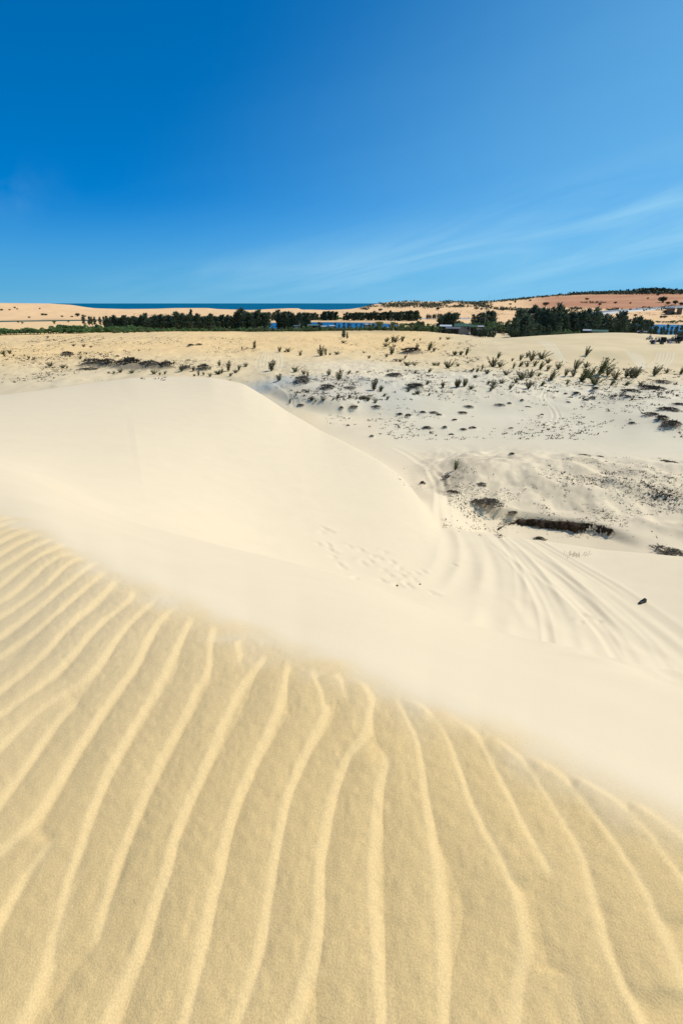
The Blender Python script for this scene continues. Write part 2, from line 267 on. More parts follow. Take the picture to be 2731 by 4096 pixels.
SHRUBS += tab(0, 1150, .574, [(18, 465, 28), (35, 480, 20), (72, 463, 25), (92, 480, 14), (352, 550, 30), (440, 560, 25), (470, 562, 15), (560, 500, 25), (560, 460, 15), (605, 465, 15), (515, 408, 15), (585, 415, 20), (635, 418, 15),
   (240, 505, 22), (205, 497, 20), (840, 592, 30), (920, 595, 25), (797, 600, 20), (760, 597, 15), (1075, 603, 35), (1115, 610, 20), (1150, 603, 25), (1210, 532, 22), (1270, 583, 50), (1350, 583, 40), (1385, 614, 40), (1420, 612, 25), (1465, 622, 26),
   (1520, 605, 30), (1355, 618, 20), (335, 352, 15)])
SHRUBS += tab(1000, 1400, .6378, [(820, 262, 40), (250, 335, 35), (550, 305, 40), (620, 305, 35), (460, 318, 35), (385, 315, 30), (410, 325, 18), (710, 308, 25), (740, 318, 30), (785, 332, 25), (860, 310, 25), (835, 290, 25),
   (1300, 235, 55), (1340, 230, 50), (1385, 245, 25), (1210, 235, 35), (1050, 275, 25), (1025, 280, 15), (1120, 285, 18), (990, 260, 20), (1410, 175, 22), (1485, 150, 25), (1520, 240, 30), (1490, 215, 22), (520, 312, 20)])

# ------------------------------------------------------------------ terrain relief
# lakes are carved into the low ground
def ell(ac, rc, aw, rw): return ((AD - ac) / aw) ** 2 + ((RR - rc) / rw) ** 2
e1 = ell(-2.5, 455, 8.2, 82); e2 = ell(31, 445, 8.6, 112)
lake = np.maximum(sst(1.25, .8, e1), sst(1.2, .85, e2))
ZG -= 3.2 * lake
pond = sst(1.3, .8, ell(-31, 640, 13.5, 34)); ZG -= 1.6 * pond
# broad undulation
far = sst(60, 140, RR)
ZG += sst(45, 90, RR) * (1 - sst(230, 330, RR)) * (1 - .85 * sst(14, 19, AD) * sst(128, 140, RR)) * (1 - .7 * sst(55, 62, RR) * sst(92, 80, RR)) * (
    .22 * fbm(GX / 9, GY / 13, 3, 3) + .10 * fbm(GX / 2.2, GY / 3.0, 2, 5))
ZG += sst(600, 800, RR) * sst(1600, 1000, RR) * (1 - sst(1085, 1060, RR) * 0) * 1.1 * fbm(GX / 70, GY / 45, 3, 8) * (RR < 1070)
# smooth wind relief on the near slopes
near_s = sst(1.0, 1.6, RR / EDGE_R[:, None]) * sst(60, 40, RR)
ZG += near_s * np.minimum(RR, 18) / 18 * .012 * fbm((GX * .8 + GY * .6) / 9, (GX * -.6 + GY * .8) / 3.0, 2, 21)
ZG += near_s * sst(22, 8, RR) * .007 * np.minimum(RR, 10) / 10 * fbm((GX * .95 + GY * .3) / 3.2, (GX * -.3 + GY * .95) / .35, 2, 23)
# hummocks under the dead scrub
hum = np.zeros_like(ZG)
MATW = []
for (px, py, w, h) in MATS:
    p, r, a = ground(px, py)
    wm = w * r / 2048; hm = min(h * r / 2048, .6 * wm + .15)
    if px > 1700 and py > 1830: hm *= .5
    MATW.append((p, r, wm, hm, px, py))
    ia0, ia1 = np.searchsorted(A, [a - 3 * wm / r, a + 3 * wm / r]); ir0, ir1 = np.searchsorted(R, [r - 3 * wm, r + 3 * wm])
    sl = (slice(ia0, ia1), slice(ir0, ir1))
    q = ((AA[sl] - a) * r / (.50 * wm)) ** 2 + ((RR[sl] - r) / (.55 * wm)) ** 2
    hum[sl] += .55 * hm * np.exp(-q)
ZG += np.minimum(hum, 1.0)
# eroded lumpy surface on the scrub mound and in the hummock fields
mound = sst(36, 37.5, RR) * sst(60, 50, RR) * sst(7.5, 12, AD)
ZG += mound * (.36 * fbm(GX / 3.2, GY / 4.2, 3, 31) + .05 * fbm(GX / .5, GY / .5, 2, 33))
humf = sst(84, 92, RR) * sst(135, 120, RR) * sst(-12, -6, AD) + sst(120, 128, RR) * sst(170, 150, RR) * sst(-8, -14, AD) * .9
ZG += np.clip(humf, 0, 1) * (.16 * np.maximum(fbm(GX / 1.5, GY / 1.7, 3, 41), 0) + .05 * fbm(GX / .5, GY / .6, 2, 43))

# line features: polylines given in photo positions, laid on the ground
def world_path(pts, n=None):
    P = np.array([ground(x, y)[0][:2] for x, y in pts])
    d = np.r_[0, np.cumsum(np.hypot(*np.diff(P, axis=0).T))]
    m = n or max(12, len(pts) * 5); s = np.linspace(0, d[-1], m)
    Q = np.stack([np.interp(s, d, P[:, 0]), np.interp(s, d, P[:, 1])], 1)
    k = np.array([1, 2, 3, 2, 1.]) / 9                                    # round the corners
    for _ in range(3):
        E = np.pad(Q, ((2, 2), (0, 0)), mode='edge')
        Q2 = np.stack([np.convolve(E[:, i], k, 'valid') for i in (0, 1)], 1); Q2[0] = Q[0]; Q2[-1] = Q[-1]; Q = Q2
    return Q
def line_dist(Q, reach):
    """indices of terrain vertices near a path, signed distance (right positive) and position 0..1 along it"""
    r = np.hypot(Q[:, 0], Q[:, 1]); a = np.arctan2(Q[:, 0], Q[:, 1]); m = reach / r.min()
    ia = slice(*np.searchsorted(A, [a.min() - m, a.max() + m])); ir = slice(*np.searchsorted(R, [r.min() - reach, r.max() + reach]))
    x = GX[ia, ir]; y = GY[ia, ir]; best = np.full(x.shape, 1e9); sd = np.full(x.shape, 1e9); al = np.zeros(x.shape)
    n = len(Q) - 1
    for i in range(n):
        p, q = Q[i], Q[i + 1]; v = q - p; L2 = max(v @ v, 1e-9); L = math.sqrt(L2)
        box = np.s_[:, :]
        t = np.clip(((x - p[0]) * v[0] + (y - p[1]) * v[1]) / L2, 0, 1)
        dx = x - p[0] - t * v[0]; dy = y - p[1] - t * v[1]; d = dx * dx + dy * dy
        u = d < best; best = np.where(u, d, best)
        sgn = np.sign((x - p[0]) * v[1] - (y - p[1]) * v[0])
        sd = np.where(u, sgn * np.sqrt(d), sd); al = np.where(u, (i + t) / n, al)
    return ia, ir, sd, al

# wind ripples on the shoulder under the camera, each crest followed individually
B = lambda *p: [(1.7417 * x, 2400 + 1.7417 * y) for x, y in p]
C1 = lambda *p: [(.5102 * x, 2040 + .5102 * y) for x, y in p]
C2 = lambda *p: [(600 + .5102 * x, 2400 + .5102 * y) for x, y in p]
C3 = lambda *p: [(.5102 * x, 2600 + .5102 * y) for x, y in p]
RIP = [
 (C1((-120, 150), (0, 90), (80, 48), (170, 45)), 1), (C1((-120, 200), (0, 140), (90, 92), (160, 82)), 1), (C1((-120, 265), (0, 200), (100, 150), (220, 120)), 1), (C1((-120, 330), (0, 260), (100, 205), (180, 170), (260, 155)), 1),
 (C1((-120, 430), (0, 360), (100, 300), (200, 245), (290, 195), (350, 185)), 1), (C1((-150, 560), (0, 465), (90, 410), (200, 340), (300, 285), (400, 235), (460, 222)), 1),
 (C1((-150, 720), (0, 610), (100, 525), (200, 450), (300, 375), (400, 320), (490, 280), (560, 265)), 1), (C1((-150, 830), (0, 735), (130, 655), (220, 560), (320, 480), (420, 400), (530, 350), (640, 332)), 1),
 (C1((-150, 950), (0, 855), (100, 790), (200, 720), (300, 650), (400, 570), (480, 480), (580, 405), (690, 362)), 1), (C1((-150, 1100), (0, 1000), (130, 910), (230, 840), (330, 760), (450, 650), (560, 570), (650, 500), (720, 430), (790, 400)), 1),
 (C1((-150, 1270), (0, 1175), (150, 1060), (250, 1000), (350, 930), (430, 850), (530, 740), (640, 650), (740, 570), (800, 500), (860, 450)), 1),
 (C3((-150, 320), (0, 210), (130, 130), (200, 70)), .45),
 (C3((-200, 490), (0, 350), (100, 270), (200, 190), (300, 100), (400, 20)) + C1((460, 1010), (560, 910), (660, 810), (760, 720), (850, 640), (900, 570), (930, 520)), 1),
 (C3((-200, 690), (0, 560), (100, 470), (200, 400), (350, 280), (450, 170), (530, 90), (620, 10)) + C1((700, 1000), (800, 890), (900, 810), (1000, 730), (1050, 690), (1040, 640), (1060, 600)), 1),
 (C3((-200, 930), (0, 780), (100, 680), (200, 600), (300, 500), (400, 430), (500, 350), (640, 280), (690, 230), (760, 160), (830, 60), (860, 0)) + C1((950, 980), (1040, 880), (1130, 790), (1200, 720), (1240, 690)), 1),
 (B((-60, 560), (0, 470), (6, 459)) + C3((130, 1040), (200, 950), (270, 830), (330, 720), (430, 600), (520, 490), (600, 430), (660, 380)), .85),
 (B((-80, 650), (0, 590), (50, 550), (90, 500), (114, 459)) + C3((470, 1040), (540, 900), (620, 760), (700, 640), (790, 500), (870, 390), (950, 280), (1030, 180), (1120, 30)) + C1((1140, 1030), (1220, 930), (1300, 830), (1380, 740)), 1),
 (B((-60, 850), (0, 740), (30, 690), (70, 630), (110, 570), (145, 540)), .9),
 (B((30, 1030), (55, 974), (90, 910), (115, 850), (130, 780), (145, 710), (160, 650), (185, 580), (200, 520), (223, 459)) + C3((850, 970), (930, 820), (1010, 680), (1100, 520), (1190, 390), (1270, 240), (1340, 110), (1390, 0)) + C1((1440, 980), (1500, 860), (1512, 790)), 1),
 (B((215, 850), (230, 770), (240, 710), (255, 650), (280, 580), (305, 520), (331, 459)) + C3((1210, 960), (1280, 830), (1350, 700), (1420, 580), (1500, 440)) + C2((330, 780), (400, 650), (480, 540), (475, 440), (480, 320), (505, 200), (510, 160)), .9),
 (B((225, 1030), (250, 974), (280, 900), (320, 830), (345, 760), (365, 690), (385, 620), (405, 550), (420, 500), (436, 459)) + C2((500, 1176), (560, 1000), (640, 850), (700, 720), (770, 600), (850, 540), (900, 470), (898, 390)), 1),
 (C2((770, 600), (715, 500), (690, 400), (690, 300)), .85),
 (B((420, 1030), (430, 974), (450, 880), (470, 800), (485, 710), (500, 640), (515, 570), (530, 500), (555, 440), (580, 390), (610, 320), (640, 260), (655, 210), (660, 150), (662, 128)), 1),
 (B((530, 1030), (545, 974), (570, 900), (595, 820), (615, 740), (625, 650), (635, 580), (648, 500), (670, 430), (690, 380), (715, 330), (745, 280), (753, 255), (735, 205), (720, 170), (703, 145)), 1),
 (B((660, 1030), (675, 974), (700, 890), (725, 830), (733, 760), (730, 690), (738, 610), (745, 540), (760, 470), (780, 410), (800, 360), (830, 330), (850, 312), (848, 280), (857, 240), (848, 210), (820, 185), (790, 170)), 1),
 (B((803, 235), (785, 190), (768, 168)), .8),
 (B((890, 1040), (880, 974), (870, 880), (862, 800), (860, 700), (857, 600), (862, 520), (870, 440), (885, 380), (908, 343)), 1),
 (B((1022, 1040), (1022, 974), (1020, 880), (1020, 780), (1010, 680), (1000, 600), (985, 500), (972, 420), (968, 350), (955, 310), (935, 270), (915, 235), (900, 212)), 1),
 (B((1168, 1040), (1178, 974), (1195, 880), (1212, 800), (1195, 720), (1185, 660), (1150, 600), (1115, 550), (1090, 490), (1065, 430), (1045, 370), (1030, 310), (1000, 270), (960, 240), (925, 217)), 1),
 (B((1280, 665), (1245, 600), (1205, 530), (1170, 460), (1140, 400), (1115, 340), (1085, 300), (1040, 270), (1000, 245)), 1),
 (B((1510, 1050), (1470, 974), (1430, 900), (1385, 800), (1365, 720), (1355, 650), (1330, 580), (1290, 510), (1255, 450), (1225, 400), (1190, 360), (1150, 330), (1100, 300)), 1),
 (B((1600, 960), (1568, 880), (1530, 800), (1490, 690), (1450, 620), (1410, 560), (1360, 490), (1310, 425), (1260, 385), (1200, 350)), 1),
 (B((1640, 760), (1568, 645), (1520, 580), (1470, 510), (1410, 455), (1350, 425), (1300, 400)), 1),
 (B((1640, 610), (1568, 545), (1500, 495), (1440, 460)), .8),
 (B((1335, 1040), (1328, 974), (1320, 900), (1313, 850)), .5),
]
rip = np.zeros_like(ZG); ripf = np.zeros_like(ZG)
wob = .0028 * fbm(GX / .09, GY / .09, 2, 51)
for pts, amp in RIP:
    Q = world_path(pts, max(14, len(pts) * 3))
    if pts[0][0] < 0 or pts[0][1] > 4096:                      # the ripples run on past the picture's edge
        v = Q[0] - Q[3]; v /= np.linalg.norm(v); n = np.array([-v[1], v[0]]); L = np.linspace(2.6, .25, 9)[:, None]
        Q = np.concatenate([Q[0] + v * L + n * (.05 * np.sin(L * 2.3 + Q[0, 0])), Q])
    ia, ir, d, al = line_dist(Q, .15)
    d = d + wob[ia, ir]
    tpr = sst(0, .06, al) * sst(1, .90, al) * amp
    wl_ = .0195; ls = .118
    up = np.clip((d + wl_ + ls) / ls, 0, 1); st = 1 - (1 - up) ** 2.0
    q = np.clip((d + wl_) / (2.25 * wl_), 0, 1); dn = .5 + .5 * np.cos(math.pi * q)
    h = .0128 * tpr * np.where(d < -wl_, st, dn)
    h[np.abs(d) > .149] = 0
    rip[ia, ir] += h ** 5
    ripf[ia, ir] = np.maximum(ripf[ia, ir], tpr * np.exp(-(d / .02) ** 2))
rip **= .2
zone = sst(1.10, .97, RR / EDGE_R[:, None] + .05 * fbm(GX / .13, GY / .13, 2, 55))
zone *= (RR < 9)
ZG += rip * np.clip(zone + .25, 0, 1) + zone * (.0012 * fbm(GX / .03, GY / .03, 2, 57) + .006 * fbm(GX / .35, GY / .5, 2, 58))

# tyre tracks: groove with pushed-up rims; 'fresh' marks freshly turned paler sand
fresh = np.zeros_like(ZG)
def track(pts, half, depth, rim=.6, fr=0., fade=(.1, .9), n=None):
    Q = world_path(pts, n); ia, ir, d, al = line_dist(Q, half * 3.2)
    t = sst(0, fade[0], al) * sst(1, fade[1], al); g = np.exp(-(d / half) ** 2); e = np.exp(-((np.abs(d) - 1.7 * half) / (.7 * half)) ** 2)
    ZG[ia, ir] += t * depth * (-g + rim * e)
    if fr: fresh[ia, ir] = np.maximum(fresh[ia, ir], t * fr * np.exp(-(d / (1.3 * half)) ** 2))
T7 = lambda *p: [(1200 + .9764 * x, 2000 + .9764 * y) for x, y in p]
TER = [T7((595, 118), (612, 180), (608, 250), (565, 330), (480, 385)), T7((640, 120), (690, 165), (715, 230), (695, 325), (600, 415)), T7((668, 122), (745, 170), (800, 260), (820, 350), (785, 500)),
       T7((690, 124), (790, 165), (860, 250), (885, 350), (870, 530)), T7((705, 126), (820, 170), (930, 270), (1000, 380), (1060, 500), (1110, 600)), T7((720, 126), (870, 165), (1030, 280), (1150, 400), (1270, 560), (1370, 680)),
       T7((760, 130), (940, 190), (1100, 275), (1250, 375), (1400, 505), (1568, 640), (1680, 740)), T7((780, 132), (1010, 215), (1150, 285), (1300, 375), (1450, 485), (1600, 590), (1700, 670)), T7((800, 160), (1000, 300), (1180, 440), (1350, 590), (1500, 720), (1640, 840)),
       T7((900, 400), (950, 470), (990, 545)), T7((800, 430), (785, 480), (770, 540)), T7((1080, 440), (1160, 560), (1250, 660)), T7((1150, 500), (1230, 590), (1330, 690)), T7((960, 240), (1120, 360), (1290, 520), (1450, 650))]
for i, p in enumerate(TER): track(p, .27 + .05 * (i % 3), .027 + .008 * ((i * 7) % 3), .7, 0, (.15, .92 if i in (5, 6, 7, 8, 13) else .7), 26)
for i, p in enumerate(TER[3:9] + TER[13:]):
    for dx, dy in ((34 + 9 * (i % 2), -10), (-30 - 11 * (i % 3), 14))[:1 + (i % 2)]: track([(x + dx * (.25 + .75 * k / len(p)), y + dy) for k, (x, y) in enumerate(p)], .12, .012 + .005 * ((i + dx) % 3), .7, 0, (.25, .6), 26)
# pass and valley tracks
track([(1774, 2115), (1752, 2050), (1760, 1980), (1745, 1915), (1700, 1868)], .22, .05, .7, .25, (.1, .9), 20)
track([(1800, 2112), (1783, 2050), (1785, 1980), (1768, 1905), (1725, 1868)], .22, .05, .7, .25, (.1, .9), 20)
track([(1740, 1900), (1680, 1850), (1620, 1808), (1560, 1785)], .30, .04, .7, .35); track([(1700, 1880), (1760, 1840), (1860, 1800), (1960, 1780)], .25, .03, .6, .3); track([(1740, 1870), (1850, 1835), (2000, 1790), (2100, 1762)], .25, .03, .6, .3)
M5 = lambda *p: [(1900 + .53 * x, 1350 + .53 * y) for x, y in p]
track(M5((540, 345), (515, 400), (490, 470), (560, 520), (595, 580), (585, 630), (510, 690), (440, 725)), .16, .05, .8, .75, (.03, .75), 40)
track(M5((560, 345), (545, 400), (520, 460), (600, 520), (635, 580), (640, 620), (560, 680), (480, 720)), .16, .05, .8, .75, (.03, .75), 40)
for k in range(9):                                          # bundle of tracks climbing the plateau
    o = k * 16 + 5 * math.sin(k * 2.1)
    track(M5((470 + o, 10 + 3 * k), (500 + o * .8, 50), (560 + o * .6, 105), (610 + o * .45, 150), (690 + o * .25, 195)), .17, .05, .7, .5 + .2 * (k % 2), (.2, .85), 22)
for k in range(7):
    o = k * 20
    track(M5((1100 + o, 90 + 4 * k), (1170 + o * .8, 140), (1215 + o * .6, 190), (1245 + o * .3, 245)), .18, .07, .8, .55 + .25 * (k % 2), (.1, .9), 16)
for k in range(6):
    o = k * 26
    track(M5((1380 + o * .9, 100 + 4 * (k % 3)), (1375 + o, 150), (1330 + o * 1.0, 200), (1290 + o * 1.1, 235)), .18, .07, .8, .55 + .25 * (k % 2), (.1, .9), 16)
track(M5((75, 55), (100, 72), (200, 80), (350, 78)), .3, .02, .4, .35)
P2 = lambda *p: [(850 + .6378 * x, 1150 + .6378 * y) for x, y in p]
for k in range(8):
    o = k * 17
    track(P2((320 + o * .7, 380 + 3 * (k % 3)), (290 + o * 1.3, 440), (270 + o * 1.45, 500), (330 + o * .55, 560)), .26, .03, .5, .32 + .15 * (k % 2), (.3, .7), 18)
for k in range(3):
    o = k * 16
    track(P2((350 + o, 580), (420 + o, 620), (480 + o, 660), (500 + o, 700), (505 + o, 760)), .24, .06, .7, .3, (.1, .9), 18)
track(P2((420, 480), (700, 470), (1000, 480), (1250, 500)), .5, .03, .4, .35); track(P2((440, 440), (760, 455), (1050, 470), (1300, 515)), .4, .03, .4, .35)
for k in range(5): track([(160 + 14 * k, 1528 + k), (205 + 12 * k, 1533), (250 + 12 * k, 1545 - k)], .2, .03, .5, .4)
# footprints on the terrace
FEET = T7((75, 180), (100, 118), (112, 122), (125, 205), (147, 218), (137, 232), (162, 265), (180, 278), (118, 185), (203, 190), (250, 205), (292, 253), (265, 265), (252, 250), (337, 330), (372, 310), (342, 285), (408, 280), (463, 320), (473, 332), (435, 342), (452, 355), (395, 350),
          (415, 352), (508, 295), (545, 385), (565, 388), (225, 320), (330, 240), (345, 212), (300, 230), (130, 130), (90, 130), (635, 268), (380, 255), (420, 310), (1150, 500), (1165, 475), (1180, 478), (1225, 498), (440, 300), (480, 300))
for x, y in FEET:
    p, r, a = ground(x, y); ia = slice(*np.searchsorted(A, [a - .5 / r, a + .5 / r])); ir = slice(*np.searchsorted(R, [r - .7, r + .7]))
    dx = GX[ia, ir] - p[0]; dy = GY[ia, ir] - p[1]; th = random.uniform(-.6, .9); u = dx * math.cos(th) + dy * math.sin(th); v = -dx * math.sin(th) + dy * math.cos(th)
    ZG[ia, ir] += -.055 * np.exp(-(u / .13) ** 2 - (v / .09) ** 2) + .03 * np.exp(-((u + .02) / .2) ** 2 - ((v - .2) / .09) ** 2)

# ------------------------------------------------------------------ terrain colours (the sand's own, plus shade painted into the hollow)
def mixc(c, col, w): return c * (1 - w[..., None]) + np.array(col) * w[..., None]
C = np.empty(ZG.shape + (3,)); C[:] = (.675, .55, .375)
zc_ = sst(1.18, .90, RR / EDGE_R[:, None] + .06 * fbm(GX / .2, GY / .2, 2, 55)) * (RR < 12)
C = mixc(C, (.69, .475, .205), zc_ * (.52 + .42 * sst(3.0, .9, RR)))
C = mixc(C, (.63, .47, .25), zone * ripf * .4)
C = mixc(C, (.64, .55, .395), sst(48, 66, RR) * sst(2, 8, AD))
C = mixc(C, (.61, .485, .31), sst(49, 60, RR) * sst(0, -5, AD))                     # grey-white valley sand
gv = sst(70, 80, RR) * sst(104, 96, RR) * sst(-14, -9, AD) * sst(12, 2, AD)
C = mixc(C, (.42, .41, .355), gv * np.clip(.72 + .5 * fbm(GX / 12, GY / 14, 2, 61), 0, 1))        # grey hollow sand behind the dune, darkened to paint in its slope shade
C = mixc(C, (.66, .51, .30), sst(98, 135, RR + 14 * fbm(GX / 25, GY / 25, 2, 63)))
C = mixc(C, (.745, .51, .245), sst(115, 180, RR) * sst(16, 6, AD))
C = mixc(C, (.77, .49, .255), sst(330, 620, RR))
hill = sst(860, 960, RR + 25 * fbm(GX / 120, GY / 60, 2, 65)) * sst(17, 21, AD)
C = mixc(C, (.45, .205, .11), hill * np.clip(.85 + .25 * fbm(GX / 160, GY / 60, 3, 67), 0, 1))
C = mixc(C, (.70, .60, .42), fresh * sst(30, 40, RR) * .9)
dirt = mound * sst(.0, .7, fbm(GX / 2.2, GY / 2.8, 3, 71) + .1)
C = mixc(C, (.42, .345, .235), dirt * .42)
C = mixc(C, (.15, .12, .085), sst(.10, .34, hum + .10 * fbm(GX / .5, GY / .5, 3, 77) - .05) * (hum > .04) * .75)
plow = sst(205, 225, RR) * sst(300, 270, RR) * sst(-14, -20, AD)                    # planted rows on the left
C = mixc(C, (.50, .40, .25), plow * sst(.2, .6, np.sin(GX * 1.15 + .08 * GY)) * .55)
C = mixc(C, (.17, .16, .10), sst(1.7, 1.2, ell(-31, 640, 13.5, 34)) * .55 * np.clip(.6 + .6 * fbm(GX / 40, GY / 14, 2, 73), 0, 1))
C = mixc(C, (.24, .20, .12), sst(1.35, 1.1, e1) * .5)
C = mixc(C, (.33, .27, .15), sst(235, 290, RR) * sst(420, 330, RR) * sst(-12, -8, AD) * sst(8, 5, AD) * .55)
C *= (1 + .05 * fbm(GX / 6, GY / 8, 3, 75) * sst(50, 70, RR))[..., None]
C = np.clip(C, .01, .85)

# ------------------------------------------------------------------ material helper
MATCACHE = {}
def material(name, color, rough=.85, var=.25, scale=3.0, spec=.25, bump=0, metallic=0, trans=0):
    if name in MATCACHE: return MATCACHE[name]
    m = bpy.data.materials.new(name); m.use_nodes = True; nt = m.node_tree; b = nt.nodes['Principled BSDF']
    b.inputs['Roughness'].default_value = rough; b.inputs['Specular IOR Level'].default_value = spec; b.inputs['Metallic'].default_value = metallic
    tc = nt.nodes.new('ShaderNodeTexCoord'); no = nt.nodes.new('ShaderNodeTexNoise'); no.inputs['Scale'].default_value = scale; no.inputs['Detail'].default_value = 3
    nt.links.new(tc.outputs['Object'], no.inputs['Vector'])
    oi = nt.nodes.new('ShaderNodeObjectInfo')
    ad = nt.nodes.new('ShaderNodeMath'); ad.operation = 'MULTIPLY_ADD'; ad.inputs[1].default_value = .45; nt.links.new(oi.outputs['Random'], ad.inputs[0]); nt.links.new(no.outputs['Fac'], ad.inputs[2])
    mr = nt.nodes.new('ShaderNodeMapRange'); mr.inputs['From Min'].default_value = .3; mr.inputs['From Max'].default_value = 1.15; mr.inputs['To Min'].default_value = 1 - var; mr.inputs['To Max'].default_value = 1 + var
    nt.links.new(ad.outputs[0], mr.inputs['Value'])
    mx = nt.nodes.new('ShaderNodeVectorMath'); mx.operation = 'SCALE'; mx.inputs[0].default_value = color; nt.links.new(mr.outputs[0], mx.inputs['Scale'])
    nt.links.new(mx.outputs[0], b.inputs['Base Color'])
    if bump:
        bp = nt.nodes.new('ShaderNodeBump'); bp.inputs['Strength'].default_value = bump; bp.inputs['Distance'].default_value = .05
        nt.links.new(no.outputs['Fac'], bp.inputs['Height']); nt.links.new(bp.outputs[0], b.inputs['Normal'])
    if trans:
        tr = nt.nodes.new('ShaderNodeBsdfTranslucent'); ms = nt.nodes.new('ShaderNodeMixShader'); ms.inputs[0].default_value = trans
        nt.links.new(mx.outputs[0], tr.inputs['Color']); nt.links.new(b.outputs[0], ms.inputs[1]); nt.links.new(tr.outputs[0], ms.inputs[2])
        nt.links.new(ms.outputs[0], nt.nodes['Material Output'].inputs['Surface'])
    MATCACHE[name] = m; return m

def link(o, parent=None):
    COL.objects.link(o)
    if parent is not None: o.parent = parent
    return o
def tag(o, label=None, cat=None, group=None, kind=None):
    if label: o['label'] = label
    if cat: o['category'] = cat
    if group: o['group'] = group
    if kind: o['kind'] = kind
    return o
def meshobj(name, V, F, mat, parent=None, smooth=False):
    me = bpy.data.meshes.new(name); me.from_pydata([tuple(v) for v in V], [], F); me.update()
    if smooth: me.polygons.foreach_set('use_smooth', [True] * len(me.polygons))
    o = bpy.data.objects.new(name, me)
    if mat: me.materials.append(mat)
    return link(o, parent)
def grid_mesh(name, P, faces_q):
    me = bpy.data.meshes.new(name); n = len(P); k = len(faces_q)
    me.vertices.add(n); me.vertices.foreach_set('co', P.astype(np.float32).ravel())
    me.loops.add(k * 4); me.loops.foreach_set('vertex_index', faces_q.astype(np.int32).ravel())
    me.polygons.add(k); me.polygons.foreach_set('loop_start', np.arange(k, dtype=np.int32) * 4)
    me.polygons.foreach_set('use_smooth', np.ones(k, bool)); me.update(calc_edges=True)
    return me

# ------------------------------------------------------------------ sand terrain
P = np.stack([GX, GY, ZG], -1).reshape(-1, 3)
ii, jj = np.meshgrid(np.arange(NA - 1), np.arange(NR - 1), indexing='ij')
v0 = ii * NR + jj
me = grid_mesh('sand_dunes', P, np.stack([v0, v0 + 1, v0 + NR + 1, v0 + NR], -1).reshape(-1, 4))
ca = me.color_attributes.new('sand', 'FLOAT_COLOR', 'POINT')
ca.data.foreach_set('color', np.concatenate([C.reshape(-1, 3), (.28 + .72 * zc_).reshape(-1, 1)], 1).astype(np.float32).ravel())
terrain = tag(link(bpy.data.objects.new('sand_dunes', me)), kind='structure')
m = bpy.data.materials.new('sand'); m.use_nodes = True; nt = m.node_tree; b = nt.nodes['Principled BSDF']; me.materials.append(m)
b.inputs['Roughness'].default_value = .95; b.inputs['Specular IOR Level'].default_value = .08
at = nt.nodes.new('ShaderNodeAttribute'); at.attribute_name = 'sand'
tc = nt.nodes.new('ShaderNodeTexCoord')
def tnoise(scale, detail, rough=.5):
    n = nt.nodes.new('ShaderNodeTexNoise'); n.inputs['Scale'].default_value = scale; n.inputs['Detail'].default_value = detail; n.inputs['Roughness'].default_value = rough
    nt.links.new(tc.outputs['Object'], n.inputs['Vector']); return n
g1 = tnoise(210, 2, .7); g2 = tnoise(1.3, 3)
mp = nt.nodes.new('ShaderNodeMapRange'); mp.inputs['From Min'].default_value = .25; mp.inputs['From Max'].default_value = .75; mp.inputs['To Min'].default_value = .85; mp.inputs['To Max'].default_value = 1.14
gs = nt.nodes.new('ShaderNodeMath'); gs.operation = 'SUBTRACT'; gs.inputs[1].default_value = .5; nt.links.new(g1.outputs['Fac'], gs.inputs[0])
gm = nt.nodes.new('ShaderNodeMath'); gm.operation = 'MULTIPLY_ADD'; gm.inputs[2].default_value = .5; nt.links.new(gs.outputs[0], gm.inputs[0]); nt.links.new(at.outputs['Alpha'], gm.inputs[1])
nt.links.new(gm.outputs[0], mp.inputs['Value'])
mp2 = nt.nodes.new('ShaderNodeMapRange'); mp2.inputs['From Min'].default_value = .3; mp2.inputs['From Max'].default_value = .7; mp2.inputs['To Min'].default_value = .985; mp2.inputs['To Max'].default_value = 1.015
nt.links.new(g2.outputs['Fac'], mp2.inputs['Value'])
mu = nt.nodes.new('ShaderNodeMath'); mu.operation = 'MULTIPLY'; nt.links.new(mp.outputs[0], mu.inputs[0]); nt.links.new(mp2.outputs[0], mu.inputs[1])
sc = nt.nodes.new('ShaderNodeVectorMath'); sc.operation = 'SCALE'; nt.links.new(at.outputs['Color'], sc.inputs[0]); nt.links.new(mu.outputs[0], sc.inputs['Scale'])
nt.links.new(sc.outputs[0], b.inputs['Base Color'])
bp = nt.nodes.new('ShaderNodeBump'); bp.inputs['Strength'].default_value = .35; bp.inputs['Distance'].default_value = .004
nt.links.new(gm.outputs[0], bp.inputs['Height']); nt.links.new(bp.outputs[0], b.inputs['Normal'])

# ------------------------------------------------------------------ water
def water_mat(name, col, rough, scale, strength, spec=.5):
    m = bpy.data.materials.new(name); m.use_nodes = True; nt = m.node_tree; b = nt.nodes['Principled BSDF']
    b.inputs['Base Color'].default_value = (*col, 1); b.inputs['Roughness'].default_value = rough; b.inputs['IOR'].default_value = 1.33; b.inputs['Specular IOR Level'].default_value = spec
    tc = nt.nodes.new('ShaderNodeTexCoord'); n = nt.nodes.new('ShaderNodeTexNoise'); n.inputs['Scale'].default_value = scale; n.inputs['Detail'].default_value = 4
    nt.links.new(tc.outputs['Object'], n.inputs['Vector']); bp = nt.nodes.new('ShaderNodeBump'); bp.inputs['Strength'].default_value = strength; bp.inputs['Distance'].default_value = 1.0
    nt.links.new(n.outputs['Fac'], bp.inputs['Height']); nt.links.new(bp.outputs[0], b.inputs['Normal']); return m
def disc(name, pts, z, mat):
    return tag(meshobj(name, [(x, y, z) for x, y in pts], [list(range(len(pts)))], mat), kind='structure')
